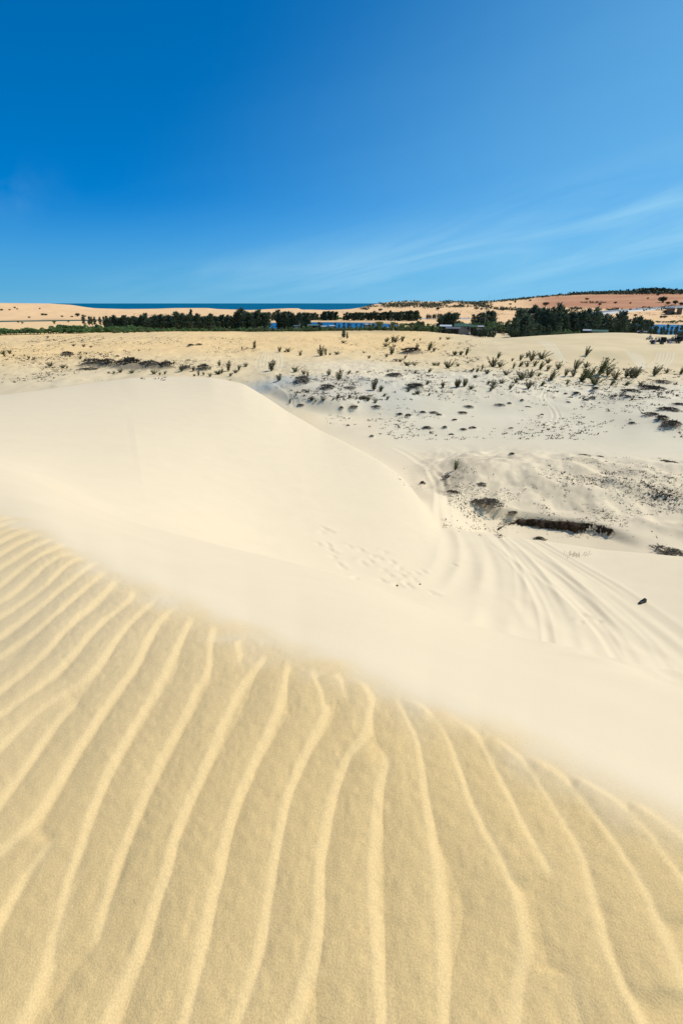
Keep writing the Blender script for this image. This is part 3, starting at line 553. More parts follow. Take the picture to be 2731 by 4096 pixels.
def polar_patch(a0, a1, r0, r1, n=40):
    aa = np.linspace(a0, a1, n) * D2R
    return [(r1 * math.sin(a), r1 * math.cos(a)) for a in aa] + [(r0 * math.sin(a), r0 * math.cos(a)) for a in aa[::-1]]
sea_m = water_mat('sea_water', (.001, .105, .20), .6, .02, .5, .03)
disc('sea', [(60000 * math.sin(a), 60000 * math.cos(a)) for a in np.linspace(0, 2 * math.pi, 96, endpoint=False)][::-1], -40, sea_m)
lake_m = water_mat('lake_water', (.006, .11, .25), .35, .5, .10, .10)
disc('lake', polar_patch(-13, 6.5, 360, 548), -17.6, lake_m)
disc('lake', polar_patch(20, 45, 318, 570), -17.6, lake_m)
disc('pond', polar_patch(-47, -15, 590, 690), -17.15, water_mat('pond_water', (.035, .085, .05), .5, .5, .2, .06))
#@@OBJECTS
# ------------------------------------------------------------------ plants: prototypes
def rv(): 
    v = rng.normal(size=3); return v / np.linalg.norm(v)
class MB:
    def __init__(self): self.V = []; self.F = []
    def tube(self, pts, rad, n=5, cap=True):
        base = len(self.V); pts = [np.asarray(p, float) for p in pts]
        for i, p in enumerate(pts):
            d = pts[min(i + 1, len(pts) - 1)] - pts[max(i - 1, 0)]; d /= (np.linalg.norm(d) + 1e-9)
            u = np.cross(d, (0, 0, 1.) if abs(d[2]) < .9 else (1., 0, 0)); u /= np.linalg.norm(u); w = np.cross(d, u)
            for k in range(n):
                a = 2 * math.pi * k / n; self.V.append(p + rad[i] * (u * math.cos(a) + w * math.sin(a)))
        for i in range(len(pts) - 1):
            for k in range(n):
                self.F.append((base + i * n + k, base + i * n + (k + 1) % n, base + (i + 1) * n + (k + 1) % n, base + (i + 1) * n + k))
        if cap:
            self.F.append(tuple(base + k for k in range(n))[::-1]); self.F.append(tuple(base + (len(pts) - 1) * n + k for k in range(n)))
        return self
    def blade(self, p, d, L, w):
        d = np.asarray(d, float); d = d / (np.linalg.norm(d) + 1e-9); u = np.cross(d, rv()); u /= (np.linalg.norm(u) + 1e-9)
        b = len(self.V); p = np.asarray(p, float)
        self.V += [p, p + d * L * .5 + u * w, p + d * L, p + d * L * .5 - u * w]; self.F.append((b, b + 1, b + 2, b + 3))
    def leaf(self, p, nrm, size):
        n = np.asarray(nrm, float); n = n / (np.linalg.norm(n) + 1e-9); u = np.cross(n, rv()); u /= (np.linalg.norm(u) + 1e-9); w = np.cross(n, u); b = len(self.V)
        self.V += [p - u * size * .5, p + w * size * .35, p + u * size * .5, p - w * size * .35]; self.F.append((b, b + 1, b + 2, b + 3))
    def box(self, c, s, rz=0, taper=1.0, shear=0):
        b = len(self.V); cs, sn = math.cos(rz), math.sin(rz)
        for k, (x, y, z) in enumerate(((-1, -1, -1), (1, -1, -1), (1, 1, -1), (-1, 1, -1), (-1, -1, 1), (1, -1, 1), (1, 1, 1), (-1, 1, 1))):
            t = taper if z > 0 else 1; X_ = x * s[0] / 2 * t + (shear if z > 0 else 0); Y_ = y * s[1] / 2 * t
            self.V.append(np.array([c[0] + X_ * cs - Y_ * sn, c[1] + X_ * sn + Y_ * cs, c[2] + z * s[2] / 2]))
        for q in ((0, 3, 2, 1), (4, 5, 6, 7), (0, 1, 5, 4), (1, 2, 6, 5), (2, 3, 7, 6), (3, 0, 4, 7)): self.F.append(tuple(b + i for i in q))
        return self
    def prism(self, prof, y0, y1):
        """profile in x,z extruded along y"""
        b = len(self.V); n = len(prof)
        self.V += [np.array([x, y0, z]) for x, z in prof] + [np.array([x, y1, z]) for x, z in prof]
        self.F.append(tuple(b + i for i in range(n))); self.F.append(tuple(b + n + i for i in range(n))[::-1])
        for i in range(n): j = (i + 1) % n; self.F.append((b + j, b + i, b + n + i, b + n + j))
        return self
    def mesh(self, name, mat, smooth=False):
        me = bpy.data.meshes.new(name); me.from_pydata([tuple(map(float, v)) for v in self.V], [], self.F); me.materials.append(mat); me.update()
        if smooth: me.polygons.foreach_set('use_smooth', [True] * len(me.polygons))
        return me
    def build(self, name, mat, parent=None, smooth=False):
        return link(bpy.data.objects.new(name, self.mesh(name, mat, smooth)), parent)

M_bark = material('bark', (.11, .085, .06), .9, .3, 4)
M_twig = material('dry_twig', (.075, .058, .04), .95, .35, 3)
M_shrub = material('shrub_needles', (.115, .125, .055), .7, .35, 2.5, .2, trans=.25)
M_shrub3 = material('dry_shrub_needles', (.17, .15, .075), .8, .3, 2.5, .15, trans=.2)
M_shrub2 = material('fresh_shrub_needles', (.13, .145, .045), .7, .3, 2.5, .2, trans=.25)
M_cas = material('casuarina_needles', (.085, .115, .070), .75, .35, .35, .2, trans=.18)
M_broad = material('broad_leaves', (.10, .175, .05), .65, .4, .6, .3, trans=.22)
M_olive = material('olive_leaves', (.13, .155, .06), .7, .4, .6, .25, trans=.2)
M_yel = material('yellow_green_leaves', (.20, .20, .05), .7, .3, .6, .25, trans=.2)
M_dead = material('dead_scrub', (.068, .054, .040), .95, .4, 2.0, .1)
M_dscrub = material('dark_scrub_leaves', (.07, .08, .045), .8, .35, .2, .15)

def shrub_proto(k, stems, spread, lean):
    st = MB(); fo = MB()
    for i in range(stems):
        th = rng.uniform(0, 2 * math.pi); sp = spread * rng.uniform(.2, 1); H = rng.uniform(.55, 1.0) if i else 1.0
        if i == 0: sp *= .3
        tip = np.array([math.cos(th) * sp + lean * H, math.sin(th) * sp, H]); b0 = np.array([math.cos(th) * .03, math.sin(th) * .03, -.03])
        ctl = b0 * .5 + tip * .5 + np.array([-lean * .25, 0, .08 * H])
        cu = [(1 - u) ** 2 * b0 + 2 * u * (1 - u) * ctl + u * u * tip for u in np.linspace(0, 1, 6)]
        st.tube(cu, [.016, .013, .010, .008, .006, .003], 3)
        for j in range(58):
            u = rng.uniform(.05, 1) ** .8; p = (1 - u) ** 2 * b0 + 2 * u * (1 - u) * ctl + u * u * tip; dv = tip - ctl; dv = dv / np.linalg.norm(dv)
            w_ = rv() * np.array([1, 1, .5]); p = p + w_ * .07 * (1.1 - u) * rng.uniform(.2, 1)
            dr = dv * .55 + w_ * .8 + np.array([lean * 1.0, 0, .25]); fo.blade(p, dr, rng.uniform(.06, .16) * (1.2 - .5 * u), rng.uniform(.010, .019))
    return st.mesh('stem', M_twig), fo.mesh('foliage', (M_shrub, M_shrub2, M_shrub, M_shrub3)[k % 4])
SHP = [shrub_proto(k, *a) for k, a in enumerate(((9, .36, .12), (13, .50, .18), (8, .26, .04), (15, .62, .12), (11, .42, .28), (6, .30, .14), (17, .70, .24), (9, .24, .08)))]
SHP_SPIRE = [2, 7, 5]; SHP_WIDE = [1, 3, 6, 4]

def casuarina_proto(k, spread, lean, dens=1.0, bare=.03):
    """10 m tall, feathery, upswept"""
    tr = MB(); cr = MB(); H = 10.0; ax = lambda z: np.array([lean * (z / H) ** 1.6 * 1.5 + .12 * math.sin(z * .7 + k), .1 * math.cos(z * .6 + k), z])
    tr.tube([ax(z) + (0 if z else np.array([0, 0, -.5])) for z in (0, 2, 4, 6, 8, 9.8)], [.20, .16, .12, .09, .05, .02], 6)
    for i in range(int(40 * dens)):
        z = H * rng.uniform(bare, .93); f = (z / H - bare) / (1 - bare); L = spread * H * (.35 + .9 * min(1, f * 4)) * (1 - f) ** .85 * rng.uniform(.55, 1.2)
        th = rng.uniform(0, 2 * math.pi); p0 = ax(z); tip = p0 + np.array([math.cos(th) * L + lean * L * .6, math.sin(th) * L, L * rng.uniform(.5, 1.2)])
        if i % 2 == 0: tr.tube([p0, (p0 + tip) / 2 + np.array([0, 0, -.1]), tip], [.05, .03, .012], 3)
        for j in range(22):
            u = rng.uniform(.15, 1.05); p = p0 + (tip - p0) * u + rng.normal(size=3) * .22
            cr.blade(p, (tip - p0) / (np.linalg.norm(tip - p0) + .01) * .6 + rv() * .65 + np.array([lean * .5, 0, .45]), rng.uniform(.6, 1.35), rng.uniform(.10, .20))
    for j in range(40): cr.blade(ax(rng.uniform(7.5, 9.6)) + rng.normal(size=3) * .1, np.array([lean * .6, 0, 1.]) + rv() * .45, rng.uniform(.5, 1.0), rng.uniform(.06, .12))
    return tr.mesh('trunk', M_bark), cr.mesh('crown', M_cas)
CAS = [casuarina_proto(k, *a) for k, a in enumerate(((.13, .05), (.16, .12), (.11, .08), (.19, .15), (.15, .25), (.21, .28), (.12, .04, .7, .2), (.17, .30, .8, .15)))]
CAS_NARROW = [0, 2, 0, 2, 6, 1]; CAS_WIND = [3, 4, 5, 7, 1]

def broad_proto(k, wide, mat, n=900, lobes=11):
    """5 m tall, rounded, trunk low"""
    tr = MB(); cr = MB(); H = 5.0
    tr.tube([(0, 0, -.4), (.05, 0, .8), (.1, .05, 1.8), (.1, .1, 3.2)], [.18, .15, .11, .05], 6)
    for i in range(lobes):
        th = 2 * math.pi * i / lobes + rng.uniform(-.4, .4); rr = rng.uniform(.15, 1) * wide * H * .5; zc = H * rng.uniform(.16, .80) * (1 - .25 * rr / (wide * H * .5)); c = np.array([math.cos(th) * rr, math.sin(th) * rr, zc]); R_ = H * rng.uniform(.14, .24)
        tr.tube([(.08, .05, 1.4), c * .6 + np.array([0, 0, .5]), c], [.07, .05, .02], 4)
        for j in range(n // lobes):
            d = rv(); d[2] = abs(d[2]) * 1.0 - .35; q = c + d * R_ * rng.uniform(.55, 1.12) * np.array([1.15, 1.15, .9]); cr.leaf(q, d + rv() * .8, rng.uniform(.32, .62))
    return tr.mesh('trunk', M_bark), cr.mesh('crown', mat)
BRO = [broad_proto(k, w, M_broad) for k, w in enumerate((1.0, 1.25, .85, 1.1))]
OLI = [broad_proto(k, w, M_olive) for k, w in enumerate((1.0, 1.3))]; YEL = [broad_proto(9, 1.2, M_yel)]
def bush_proto(k, mat):
    """2 m tall, spreading"""
    st = MB(); fo = MB()
    for i in range(8):
        th = rng.uniform(0, 6.3); rr = rng.uniform(0, 1.25); c = np.array([math.cos(th) * rr, math.sin(th) * rr, rng.uniform(.7, 1.45) * (1 - .22 * rr)]); st.tube([(0, 0, -.2), c * .5, c], [.06, .04, .015], 4)
        for j in range(60):
            d = rv(); q = c + d * rng.uniform(.35, .65); q[2] = max(q[2], .05); fo.leaf(q, d + rv() * .9, rng.uniform(.22, .42))
    return st.mesh('stem', M_bark), fo.mesh('foliage', mat)
BUS = [bush_proto(k, m) for k, m in enumerate((M_olive, M_broad, M_olive, M_dscrub))]

def place(name, parts, loc, rz, sc, label, cat, group=None):
    e = bpy.data.objects.new(name, None); e.empty_display_size = .3; e.location = loc; e.rotation_euler = (0, 0, rz)
    e.scale = (sc, sc, sc) if isinstance(sc, (int, float)) else sc
    COL.objects.link(e); tag(e, label, cat, group)
    for nm, me in parts: link(bpy.data.objects.new(nm, me), e)
    return e

# ------------------------------------------------------------------ young shrubs on the dunes
def shrub_label(px, py, hpx):
    if px < 700 and py < 1450: return 'tiny green shrub on the tan slope below the planted rows', 'shrubs on the tan slope'
    if px < 800: return 'small dry green shrub beside the long dark scrub bank behind the big dune', 'shrubs along the dark scrub bank'
    if px < 1010 : return 'upright young shrub where the dark scrub bank ends beside the rutted track', 'shrubs at the end of the scrub bank'
    if py < 1440 and px < 1800: return 'small dark shrub on the open sand in front of the green bush belt', 'shrubs below the bush belt'
    if px < 1780 and py < 1500: return 'low olive shrub scattered on the hummocky tan sand', 'shrubs on the hummocky tan sand'
    if px < 1780: return 'spiky young shrub on the sand above the grey hollow', 'shrubs above the grey hollow'
    if py < 1500: return 'feathery wind-bent shrub in the thicket below the smooth plateau dune', 'shrubs in the thicket below the plateau'
    return 'feathery wind-bent shrub along the lower edge of the thicket on pale sand', 'shrubs at the lower edge of the thicket'
SPECIAL = {(370, 522): 'tall slim young casuarina standing alone beside the rutted sand track', (415, 585): 'short bushy conical shrub at the bend where tracks meet the big dune',
           (790, 580): 'leaning dark casuarina sapling on the scrubby rise above the grey hollow', (1010, 645): 'pointed green sapling just above the dark hummocks of the grey hollow'}
spec_px = {(850 + .6378 * k[0], 1150 + .6378 * k[1]): v for k, v in SPECIAL.items()}
spec_px[(1800 + .5937 * 912, 1100 + .5937 * 545)] = 'lone wind-bent shrub casting a shadow on the smooth plateau face'
spec_px[(1800 + .5937 * 1000, 1100 + .5937 * 670)] = 'tallest wind-swept casuarina shrub in the middle of the thicket'
spec_px[(1000 + .6378 * 250, 1400 + .6378 * 335)] = 'single yellow-green shrub on the flank of the big smooth dune'
for i, (px, py, hp) in enumerate(SHRUBS):
    p, r, a = ground(px, py); h = hp * r / 2048 * .98
    pool = SHP_SPIRE + [0] if (px < 1500 and hp > 25) else SHP_WIDE if (px > 1950 or hp < 22) else list(range(8))
    k = random.choice(pool); lb, gr = shrub_label(px, py, hp); sp = None
    for q, v in spec_px.items():
        if abs(q[0] - px) + abs(q[1] - py) < 1: sp = v
    w = h * random.uniform(1.0, 1.6) * (1.35 if hp < 22 else 1); h *= random.uniform(.82, 1.05)
    place('shrub', list(zip(('stem', 'foliage'), SHP[k])), (p[0], p[1], zat(p[0], p[1]) - .03), random.uniform(-.7, .7), (w, w, h), sp or lb, 'shrub', None if sp else gr)
# the sparse plant on the scrub mound
p, r, a = ground(1820, 1880); h = 48 * r / 2048
place('shrub', list(zip(('stem', 'foliage'), SHP[5])), (p[0], p[1], zat(p[0], p[1]) - .02), 0, (h * 1.3, h * 1.3, h), 'sparse leafless sprig on the near end of the scrub mound', 'shrub')
# dark clump under the dune brow
for (px, py, hp) in ((1377, 1352, 32), (1388, 1355, 24), (1370, 1350, 26)):
    p, r, a = ground(px, py); place('casuarina_sapling', list(zip(('trunk', 'crown'), CAS[3])), (p[0], p[1], p[2] - .1), random.uniform(0, 6), hp * r / 2048 / 10, 'dark casuarina clump at the foot of the smooth tan dune', 'sapling', 'casuarina clump below the tan dune')

# ------------------------------------------------------------------ dead scrub mats
def mat_proto(n, frac):
    """1 m wide tangle on a low dome"""
    b = MB(); ph = rng.uniform(0, 6.28)
    for i in range(n):
        th = rng.uniform(0, 6.283); rr = .55 * math.sqrt(rng.uniform(0, 1)) * (.80 + .20 * math.sin(2 * th + ph) + .16 * math.sin(5 * th + 2 * ph))
        z = .30 * max(0, 1 - (rr / .52) ** 2) - .05; p = np.array([math.cos(th) * rr, math.sin(th) * rr, z]); t = np.array([-math.sin(th), math.cos(th), -.1])
        d = t * rng.normal() + rv() * .55 + np.array([-.3, 0, .12]); b.blade(p, d, rng.uniform(.08, .24), rng.uniform(.010, .032))
    for i in range(n // 6):
        th = rng.uniform(0, 6.283); rr = .5 * rng.uniform(0, 1); p = np.array([math.cos(th) * rr, math.sin(th) * rr, .27 * max(0, 1 - (rr / .52) ** 2)]); b.blade(p, rv() + np.array([0, 0, 1.1]), rng.uniform(.06, .15), .009)
    return b.mesh('dead_scrub_mat', M_dead)
MTP = [mat_proto(n, 1) for n in (420, 520, 360, 460)]
M_dead = material('grey_brush', (.10, .082, .06), .95, .5, 2.0, .1); MTQ = [mat_proto(n, 1) for n in (340, 420, 300, 380)]; M_dead = MATCACHE['dead_scrub']
def mat_label(px, py):
    if px < 900 and py < 1440: return 'small dark dead-scrub tuft on the open tan slope', 'dead scrub on the tan slope'
    if px < 900: return 'dark dead-scrub tangle in the long eroded bank behind the big dune', 'dead scrub of the long bank'
    if 1180 < px < 1420 and py < 1590: return 'dark brushy scrub patch on the rise beside the curving sand track', 'brush patches on the rise'
    if py < 1500: return 'dark scrub mat among the shrubs on the hummocky sand', 'scrub mats among the shrubs'
    if px < 1960 and py < 1780: return 'small black dead-scrub hummock on the pale floor of the grey hollow', 'black hummocks in the grey hollow'
    if px > 2580 and py < 1760: return 'dark scrub-capped hummock on the pale ridge where the valley floor rises', 'scrub-capped hummocks on the pale ridge'
    if py < 1620: return 'dark scrub-topped hummock between the thicket and the pale valley floor', 'hummocks below the thicket'
    if py < 1800: return 'small dark scrub tuft beside the double wheel track', 'tufts beside the wheel track'
    return 'dark dead-scrub clump on the rim of the eroded sand mound', 'scrub clumps on the mound'
MAT_ONE = {(836, 524): 'small dark root clump fallen in front of the eroded bank', (1508, 598): 'large dark scrub clump just beyond the tyre-marked terrace rim', (1508, 132): 'lone dark scrub hummock on the bare pale sand behind the mound'}
mat_one = {(1500 + .785 * k[0], 1750 + .785 * k[1]): v for k, v in MAT_ONE.items()}
for i, (p, r, wm, hm, px, py) in enumerate(MATW):
    lb, gr = mat_label(px, py); sp = next((v for q, v in mat_one.items() if abs(q[0] - px) + abs(q[1] - py) < 1), None)
    o = link(bpy.data.objects.new('dead_scrub_mat', (MTQ if px < 1420 and py < 1590 else MTP)[i % 4])); o.location = (p[0], p[1], zat(p[0], p[1]) - .10 * hm); o.rotation_euler = (0, 0, random.uniform(-.5, .5) - p[0] / r + math.pi * (i % 2))
    kx = random.uniform(.75, 1.2); o.scale = (wm * kx, wm * random.uniform(.55, 1.25), max(hm * random.uniform(1.0, 1.7), wm * .22)); tag(o, sp or lb, 'dead scrub', None if sp else gr)

# countless dry tufts
tv, tf = [], []
def tufts(n, x0, x1, y0, y1, size, dens=None, nb=5, rmin=0, flat=1.0):
    k = 0; tries = 0
    while k < n and tries < n * 8:
        tries += 1; px = random.uniform(x0, x1); py = y0 + (y1 - y0) * random.uniform(0, 1); p, r, a = ground(px, py, rmin)
        if r > 1400: continue
        if dens is not None and random.random() > dens(p[0], p[1]): continue
        k += 1; s = size * random.uniform(.4, 1.5) * (1.6 if random.random() < .12 else 1); z = zat(p[0], p[1])
        for j in range(nb):
            th = random.uniform(0, 6.283); o = np.array([p[0] + random.gauss(0, .5) * s, p[1] + random.gauss(0, .5) * s, z - .01]); d = np.array([math.cos(th) + .3, math.sin(th), random.uniform(.2, 1.1) * flat]); d /= np.linalg.norm(d)
            u = np.array([-math.sin(th), math.cos(th), random.uniform(-.6, .6)]) * s * random.uniform(.12, .3); L = s * random.uniform(.5, 1.2); b = len(tv)
            tv.extend([o - u, o + u, o + d * L + u * .3]); tf.append((b, b + 1, b + 2))
def clump(scale, thr, seed): return lambda x, y: float(np.clip((fbm(np.array(x / scale), np.array(y / scale), 2, seed) - thr) * 1.6, .02, 1))
tufts(1900, 1770, 2731, 1850, 2150, .085, clump(3.0, -.2, 101)); tufts(70, 1590, 1740, 1865, 1960, .05); tufts(700, 2150, 2731, 1830, 2060, .10, clump(3.5, .0, 103)); tufts(250, 2400, 2731, 1880, 2000, .13, clump(3, .0, 104))
tufts(480, 1560, 2731, 1600, 1760, .22, clump(7, .0, 105)); tufts(60, 1300, 1560, 1610, 1740, .2, clump(7, .2, 105)); tufts(750, 1750, 2731, 1450, 1600, .30, clump(8, -.1, 107)); tufts(650, 1160, 1800, 1480, 1600, .30, clump(9, -.15, 109)); tufts(400, 1380, 1950, 1360, 1490, .32, clump(12, -.1, 111))
tufts(900, 0, 1050, 1350, 1440, .30, clump(16, -.1, 113)); tufts(700, 0, 1000, 1430, 1530, .26, clump(10, -.05, 115)); tufts(260, 120, 420, 1342, 1372, .34, lambda x, y: 1.0 if math.sin(x * 1.15 + .08 * y) > .55 else .04); tufts(250, 900, 1500, 1345, 1400, .22, clump(10, .1, 117))
tufts(260, 400, 800, 1255, 1278, .9, clump(60, .0, 119), rmin=500); tufts(200, 1000, 1500, 1244, 1275, .9, clump(60, .0, 121), rmin=560); tufts(260, 1600, 2100, 1240, 1275, .9, clump(60, .05, 123), rmin=560); tufts(150, 2300, 2731, 1250, 1290, .8, clump(60, .05, 125), rmin=560)
tag(meshobj('dry_tufts', tv, tf, M_dead), 'countless small dry dark tufts scattered over the sand', 'dry grass', kind='stuff')

# ------------------------------------------------------------------ eroded bank on the mound
bank = bpy.data.objects.new('eroded_bank', None); COL.objects.link(bank); tag(bank, 'overhanging eroded bank of dark roots and soil on the sand mound', 'bank')
M_soil = material('root_soil', (.045, .030, .018), .95, .8, 6.0, .1, bump=1.0); M_root = material('dead_root', (.045, .034, .024), .95, .4, 4, .1)
bp_ = [ground(x, y)[0] for x, y in ((1990, 2105), (2030, 2092), (2075, 2070), (2130, 2070), (2190, 2078), (2250, 2080), (2310, 2086), (2370, 2096), (2420, 2108), (2452, 2122))]
bp_ = np.array(bp_); dd = np.r_[0, np.cumsum(np.linalg.norm(np.diff(bp_, axis=0), axis=1))]; NS = 110; ss = np.linspace(0, dd[-1], NS)
bl = np.stack([np.interp(ss, dd, bp_[:, i]) for i in range(3)], 1); bl[:, 2] = [zat(x, y) + .03 for x, y in bl[:, :2]]
sb = MB(); NH = 10
bul = .32 * fbm(ss / 1.4, ss * 0 + 9, 3, 137)
drop = np.interp(ss / ss[-1], [0, .06, .14, .24, .33, .38, .46, .54, .60, .68, .74, .80, .88, .95, 1], [.12, .4, .85, 1.05, .9, .45, .38, .62, .40, .80, .55, .78, .62, 1.0, .5]) * (1 + .35 * fbm(ss / .35, ss * 0 + 3, 4, 131, .6)) * np.minimum(1, np.minimum(ss, ss[-1] - ss) / .5 + .15)
for i in range(NS):
    d = bl[i, :2] / np.linalg.norm(bl[i, :2])
    for j in range(NH):
        u = j / (NH - 1); back = .16 * math.sin(u * 2.6) - .12 + .10 * float(fbm(np.array(ss[i] / .22), np.array(u * 3.), 3, 133))
        # top starts behind the edge, bulges towards the hollow, then tucks back under
        off = (.12 + bul[i] * .5 if j == 0 else -.10 + bul[i]) - (.30 * math.sin(min(u, .9) * 2.4) + .10 + .16 * float(fbm(np.array(ss[i] / .22), np.array(u * 3.), 3, 133)) if j else 0)
        sb.V.append(np.array([bl[i, 0] + d[0] * off, bl[i, 1] + d[1] * off, bl[i, 2] + .02 - drop[i] * max(0, u - .08) * 1.1 + (.0 if j else -.14)]))
for i in range(NS - 1):
    for j in range(NH - 1): q = i * NH + j; sb.F.append((q, q + 1, q + NH + 1, q + NH))
sb.build('soil_face', M_soil, bank, True)
rb = MB()
for k in range(760):
    i = random.randrange(2, NS - 2); d = bl[i, :2] / np.linalg.norm(bl[i, :2]); o = random.uniform(.22, .55) - bul[i]; p = np.array([bl[i, 0] - d[0] * o + random.gauss(0, .04), bl[i, 1] - d[1] * o, bl[i, 2] - random.uniform(-.05, drop[i] * .75)])
    rb.blade(p, np.array([random.gauss(0, .5) - .2, -.35, -random.uniform(.1, 1)]), random.uniform(.12, .42), random.uniform(.010, .030))
for k in range(420):
    i = random.randrange(1, NS - 1); d = bl[i, :2] / np.linalg.norm(bl[i, :2]); o = random.uniform(-.45, .25); x, y = bl[i, 0] - d[0] * o, bl[i, 1] - d[1] * o
    rb.blade((x, y, max(bl[i, 2] - .02, 0 * x + bl[i, 2])), rv() * np.array([1, 1, .25]) + np.array([0, 0, .12]), random.uniform(.12, .30), random.uniform(.008, .02))
rb.build('roots', M_root, bank)

# ------------------------------------------------------------------ trees
def at_range(px, r, py=1300):
    a, _ = pix(px, py); x, y = r * math.sin(a), r * math.cos(a); return x, y, zat(x, y)
def stand(n, x0, x1, t0, t1, r0, r1, pool, kind, label, cat, group, H0, wob=.14, sx=1.0):
    for i in range(n):
        px = x0 + (x1 - x0) * (i + random.uniform(.15, .85)) / n; u = (px - x0) / max(1, (x1 - x0)); r = random.uniform(r0, r1); x, y, z = at_range(px, r)
        ty = t0 + (t1 - t0) * u; a, t = pix(px, ty); h = (r * float(t) - z) * random.uniform(1 - wob, 1 + wob * .6)
        if kind == 'casuarina_tree' and random.random() < .12: h *= 1.12
        h = max(h, .8); me = pool[random.randrange(len(pool))]; s = h / H0; w = s * random.uniform(.9, 1.2) * sx
        rz = random.uniform(-.5, .5) if kind == 'casuarina_tree' else random.uniform(0, 6.28)
        place(kind, list(zip(('trunk', 'crown') if kind != 'bush' else ('stem', 'foliage'), me)), (x, y, z - .1), rz, (w, w, s), label, cat, group)
MASS = {}
def mass(n, x0, x1, t0, t1, r0, r1, pool, H0, wob=.14, sx=1.0, key='wood'):
    """far trees that read as one mass: baked into one mesh per material"""
    for i in range(n):
        px = x0 + (x1 - x0) * (i + random.uniform(.1, .9)) / n; u = (px - x0) / max(1, (x1 - x0)); r = random.uniform(r0, r1); x, y, z = at_range(px, r)
        a, t = pix(px, t0 + (t1 - t0) * u); h = max(.8, (r * float(t) - z) * random.uniform(1 - wob, 1 + wob * .5)); s_ = h / H0; w = s_ * random.uniform(.9, 1.2) * sx; rz = random.uniform(-.5, .5); c_, n_ = math.cos(rz), math.sin(rz)
        for me in pool[random.randrange(len(pool))]:
            v = np.empty(len(me.vertices) * 3, np.float32); me.vertices.foreach_get('co', v); v = v.reshape(-1, 3)
            q = np.stack([(v[:, 0] * c_ - v[:, 1] * n_) * w + x, (v[:, 0] * n_ + v[:, 1] * c_) * w + y, v[:, 2] * s_ + z - .1], 1)
            MASS.setdefault((key, me.materials[0].name), []).append((q, me))
def bake_mass(key, name, label):
    for (k, mn), lst in MASS.items():
        if k != key: continue
        V, F, o = [], [], 0
        for q, me in lst:
            V.append(q); F += [tuple(o + i for i in p.vertices) for p in me.polygons]; o += len(q)
        me = bpy.data.meshes.new(name); me.from_pydata(np.concatenate(V).tolist(), [], F); me.materials.append(bpy.data.materials[mn]); me.update()
        tag(link(bpy.data.objects.new(name, me)), label, 'trees', kind='stuff')
cn = [CAS[i] for i in CAS_NARROW]; cw = [CAS[i] for i in CAS_WIND]
g = 'green round trees edging the tan plain'; l = 'bushy bright green tree in the row edging the tan plain'
stand(24, -40, 340, 1304, 1300, 300, 312, BRO, 'broadleaf_tree', l, 'tree', g, 5, sx=1.35)
l2 = 'taller leafy green tree standing behind the front row at the plain'; g2 = 'second row of green trees'
stand(22, 225, 560, 1288, 1288, 318, 338, BRO, 'broadleaf_tree', l2, 'tree', g2, 5, sx=1.2); stand(18, 480, 835, 1302, 1304, 296, 310, BRO, 'broadleaf_tree', l, 'tree', g, 5, sx=1.3)
lc = 'dark narrow casuarina in the long tree belt before the far dunes'; gc = 'casuarinas of the long tree belt'
stand(9, 335, 470, 1264, 1268, 425, 440, [CAS[6], CAS[7]], 'casuarina_tree', 'thin grey casuarina at the bare end of the tree belt', 'tree', 'thin casuarinas at the belt end', 10)
stand(26, 440, 730, 1266, 1260, 345, 362, cn, 'casuarina_tree', lc, 'tree', gc, 10, sx=1.5); stand(30, 700, 1010, 1258, 1262, 338, 356, cn, 'casuarina_tree', lc, 'tree', gc, 10, sx=1.5)
mass(40, 420, 730, 1272, 1264, 372, 410, cn, 10, sx=1.6); mass(40, 700, 1020, 1264, 1268, 370, 405, cn, 10, sx=1.6)
stand(1, 764, 768, 1238, 1238, 350, 351, [CAS[2]], 'casuarina_tree', 'tallest spire-like casuarina rising above the long tree belt', 'tree', None, 10, 0); stand(8, 940, 1000, 1248, 1248, 334, 345, cn, 'casuarina_tree', lc, 'tree', gc, 10, sx=1.3)
ll = 'dark casuarina on the near shore of the blue lake'; gl = 'casuarinas on the near lake shore'
stand(11, 1008, 1076, 1248, 1248, 332, 345, cn, 'casuarina_tree', ll, 'tree', gl, 10, sx=1.5); stand(7, 1078, 1118, 1249, 1247, 545, 556, cn, 'casuarina_tree', 'dark casuarina in the short row across the lake beside bare sand', 'tree', 'short casuarina row across the lake', 10, sx=1.2)
stand(8, 1112, 1156, 1248, 1250, 338, 350, cn, 'casuarina_tree', ll, 'tree', gl, 10, sx=1.4); stand(8, 1156, 1200, 1263, 1262, 338, 350, cn, 'casuarina_tree', ll, 'tree', gl, 10, sx=1.4); stand(8, 1190, 1232, 1253, 1253, 336, 350, cn, 'casuarina_tree', ll, 'tree', gl, 10, sx=1.4)
lf = 'dark casuarina in the dense hedge-like row across the lake'; gf = 'casuarina row across the lake'
stand(8, 1222, 1264, 1251, 1251, 552, 560, cn, 'casuarina_tree', lf, 'tree', gf, 10, .08, 1.4); stand(12, 1289, 1347, 1245, 1245, 552, 560, cn, 'casuarina_tree', lf, 'tree', gf, 10, .06, 1.5); stand(24, 1374, 1560, 1251, 1247, 550, 558, cn, 'casuarina_tree', lf, 'tree', gf, 10, .08, 1.7); stand(16, 1556, 1672, 1248, 1240, 535, 550, cn, 'casuarina_tree', lf, 'tree', gf, 10, .08, 1.7)
mass(26, 1374, 1672, 1254, 1246, 562, 575, cn, 10, .06, 1.8); mass(14, 1225, 1347, 1256, 1254, 566, 572, cn, 10, .06, 1.5)
lg = 'round green tree in a gap of the casuarina row across the lake'; gg = 'round trees in the hedge gaps'
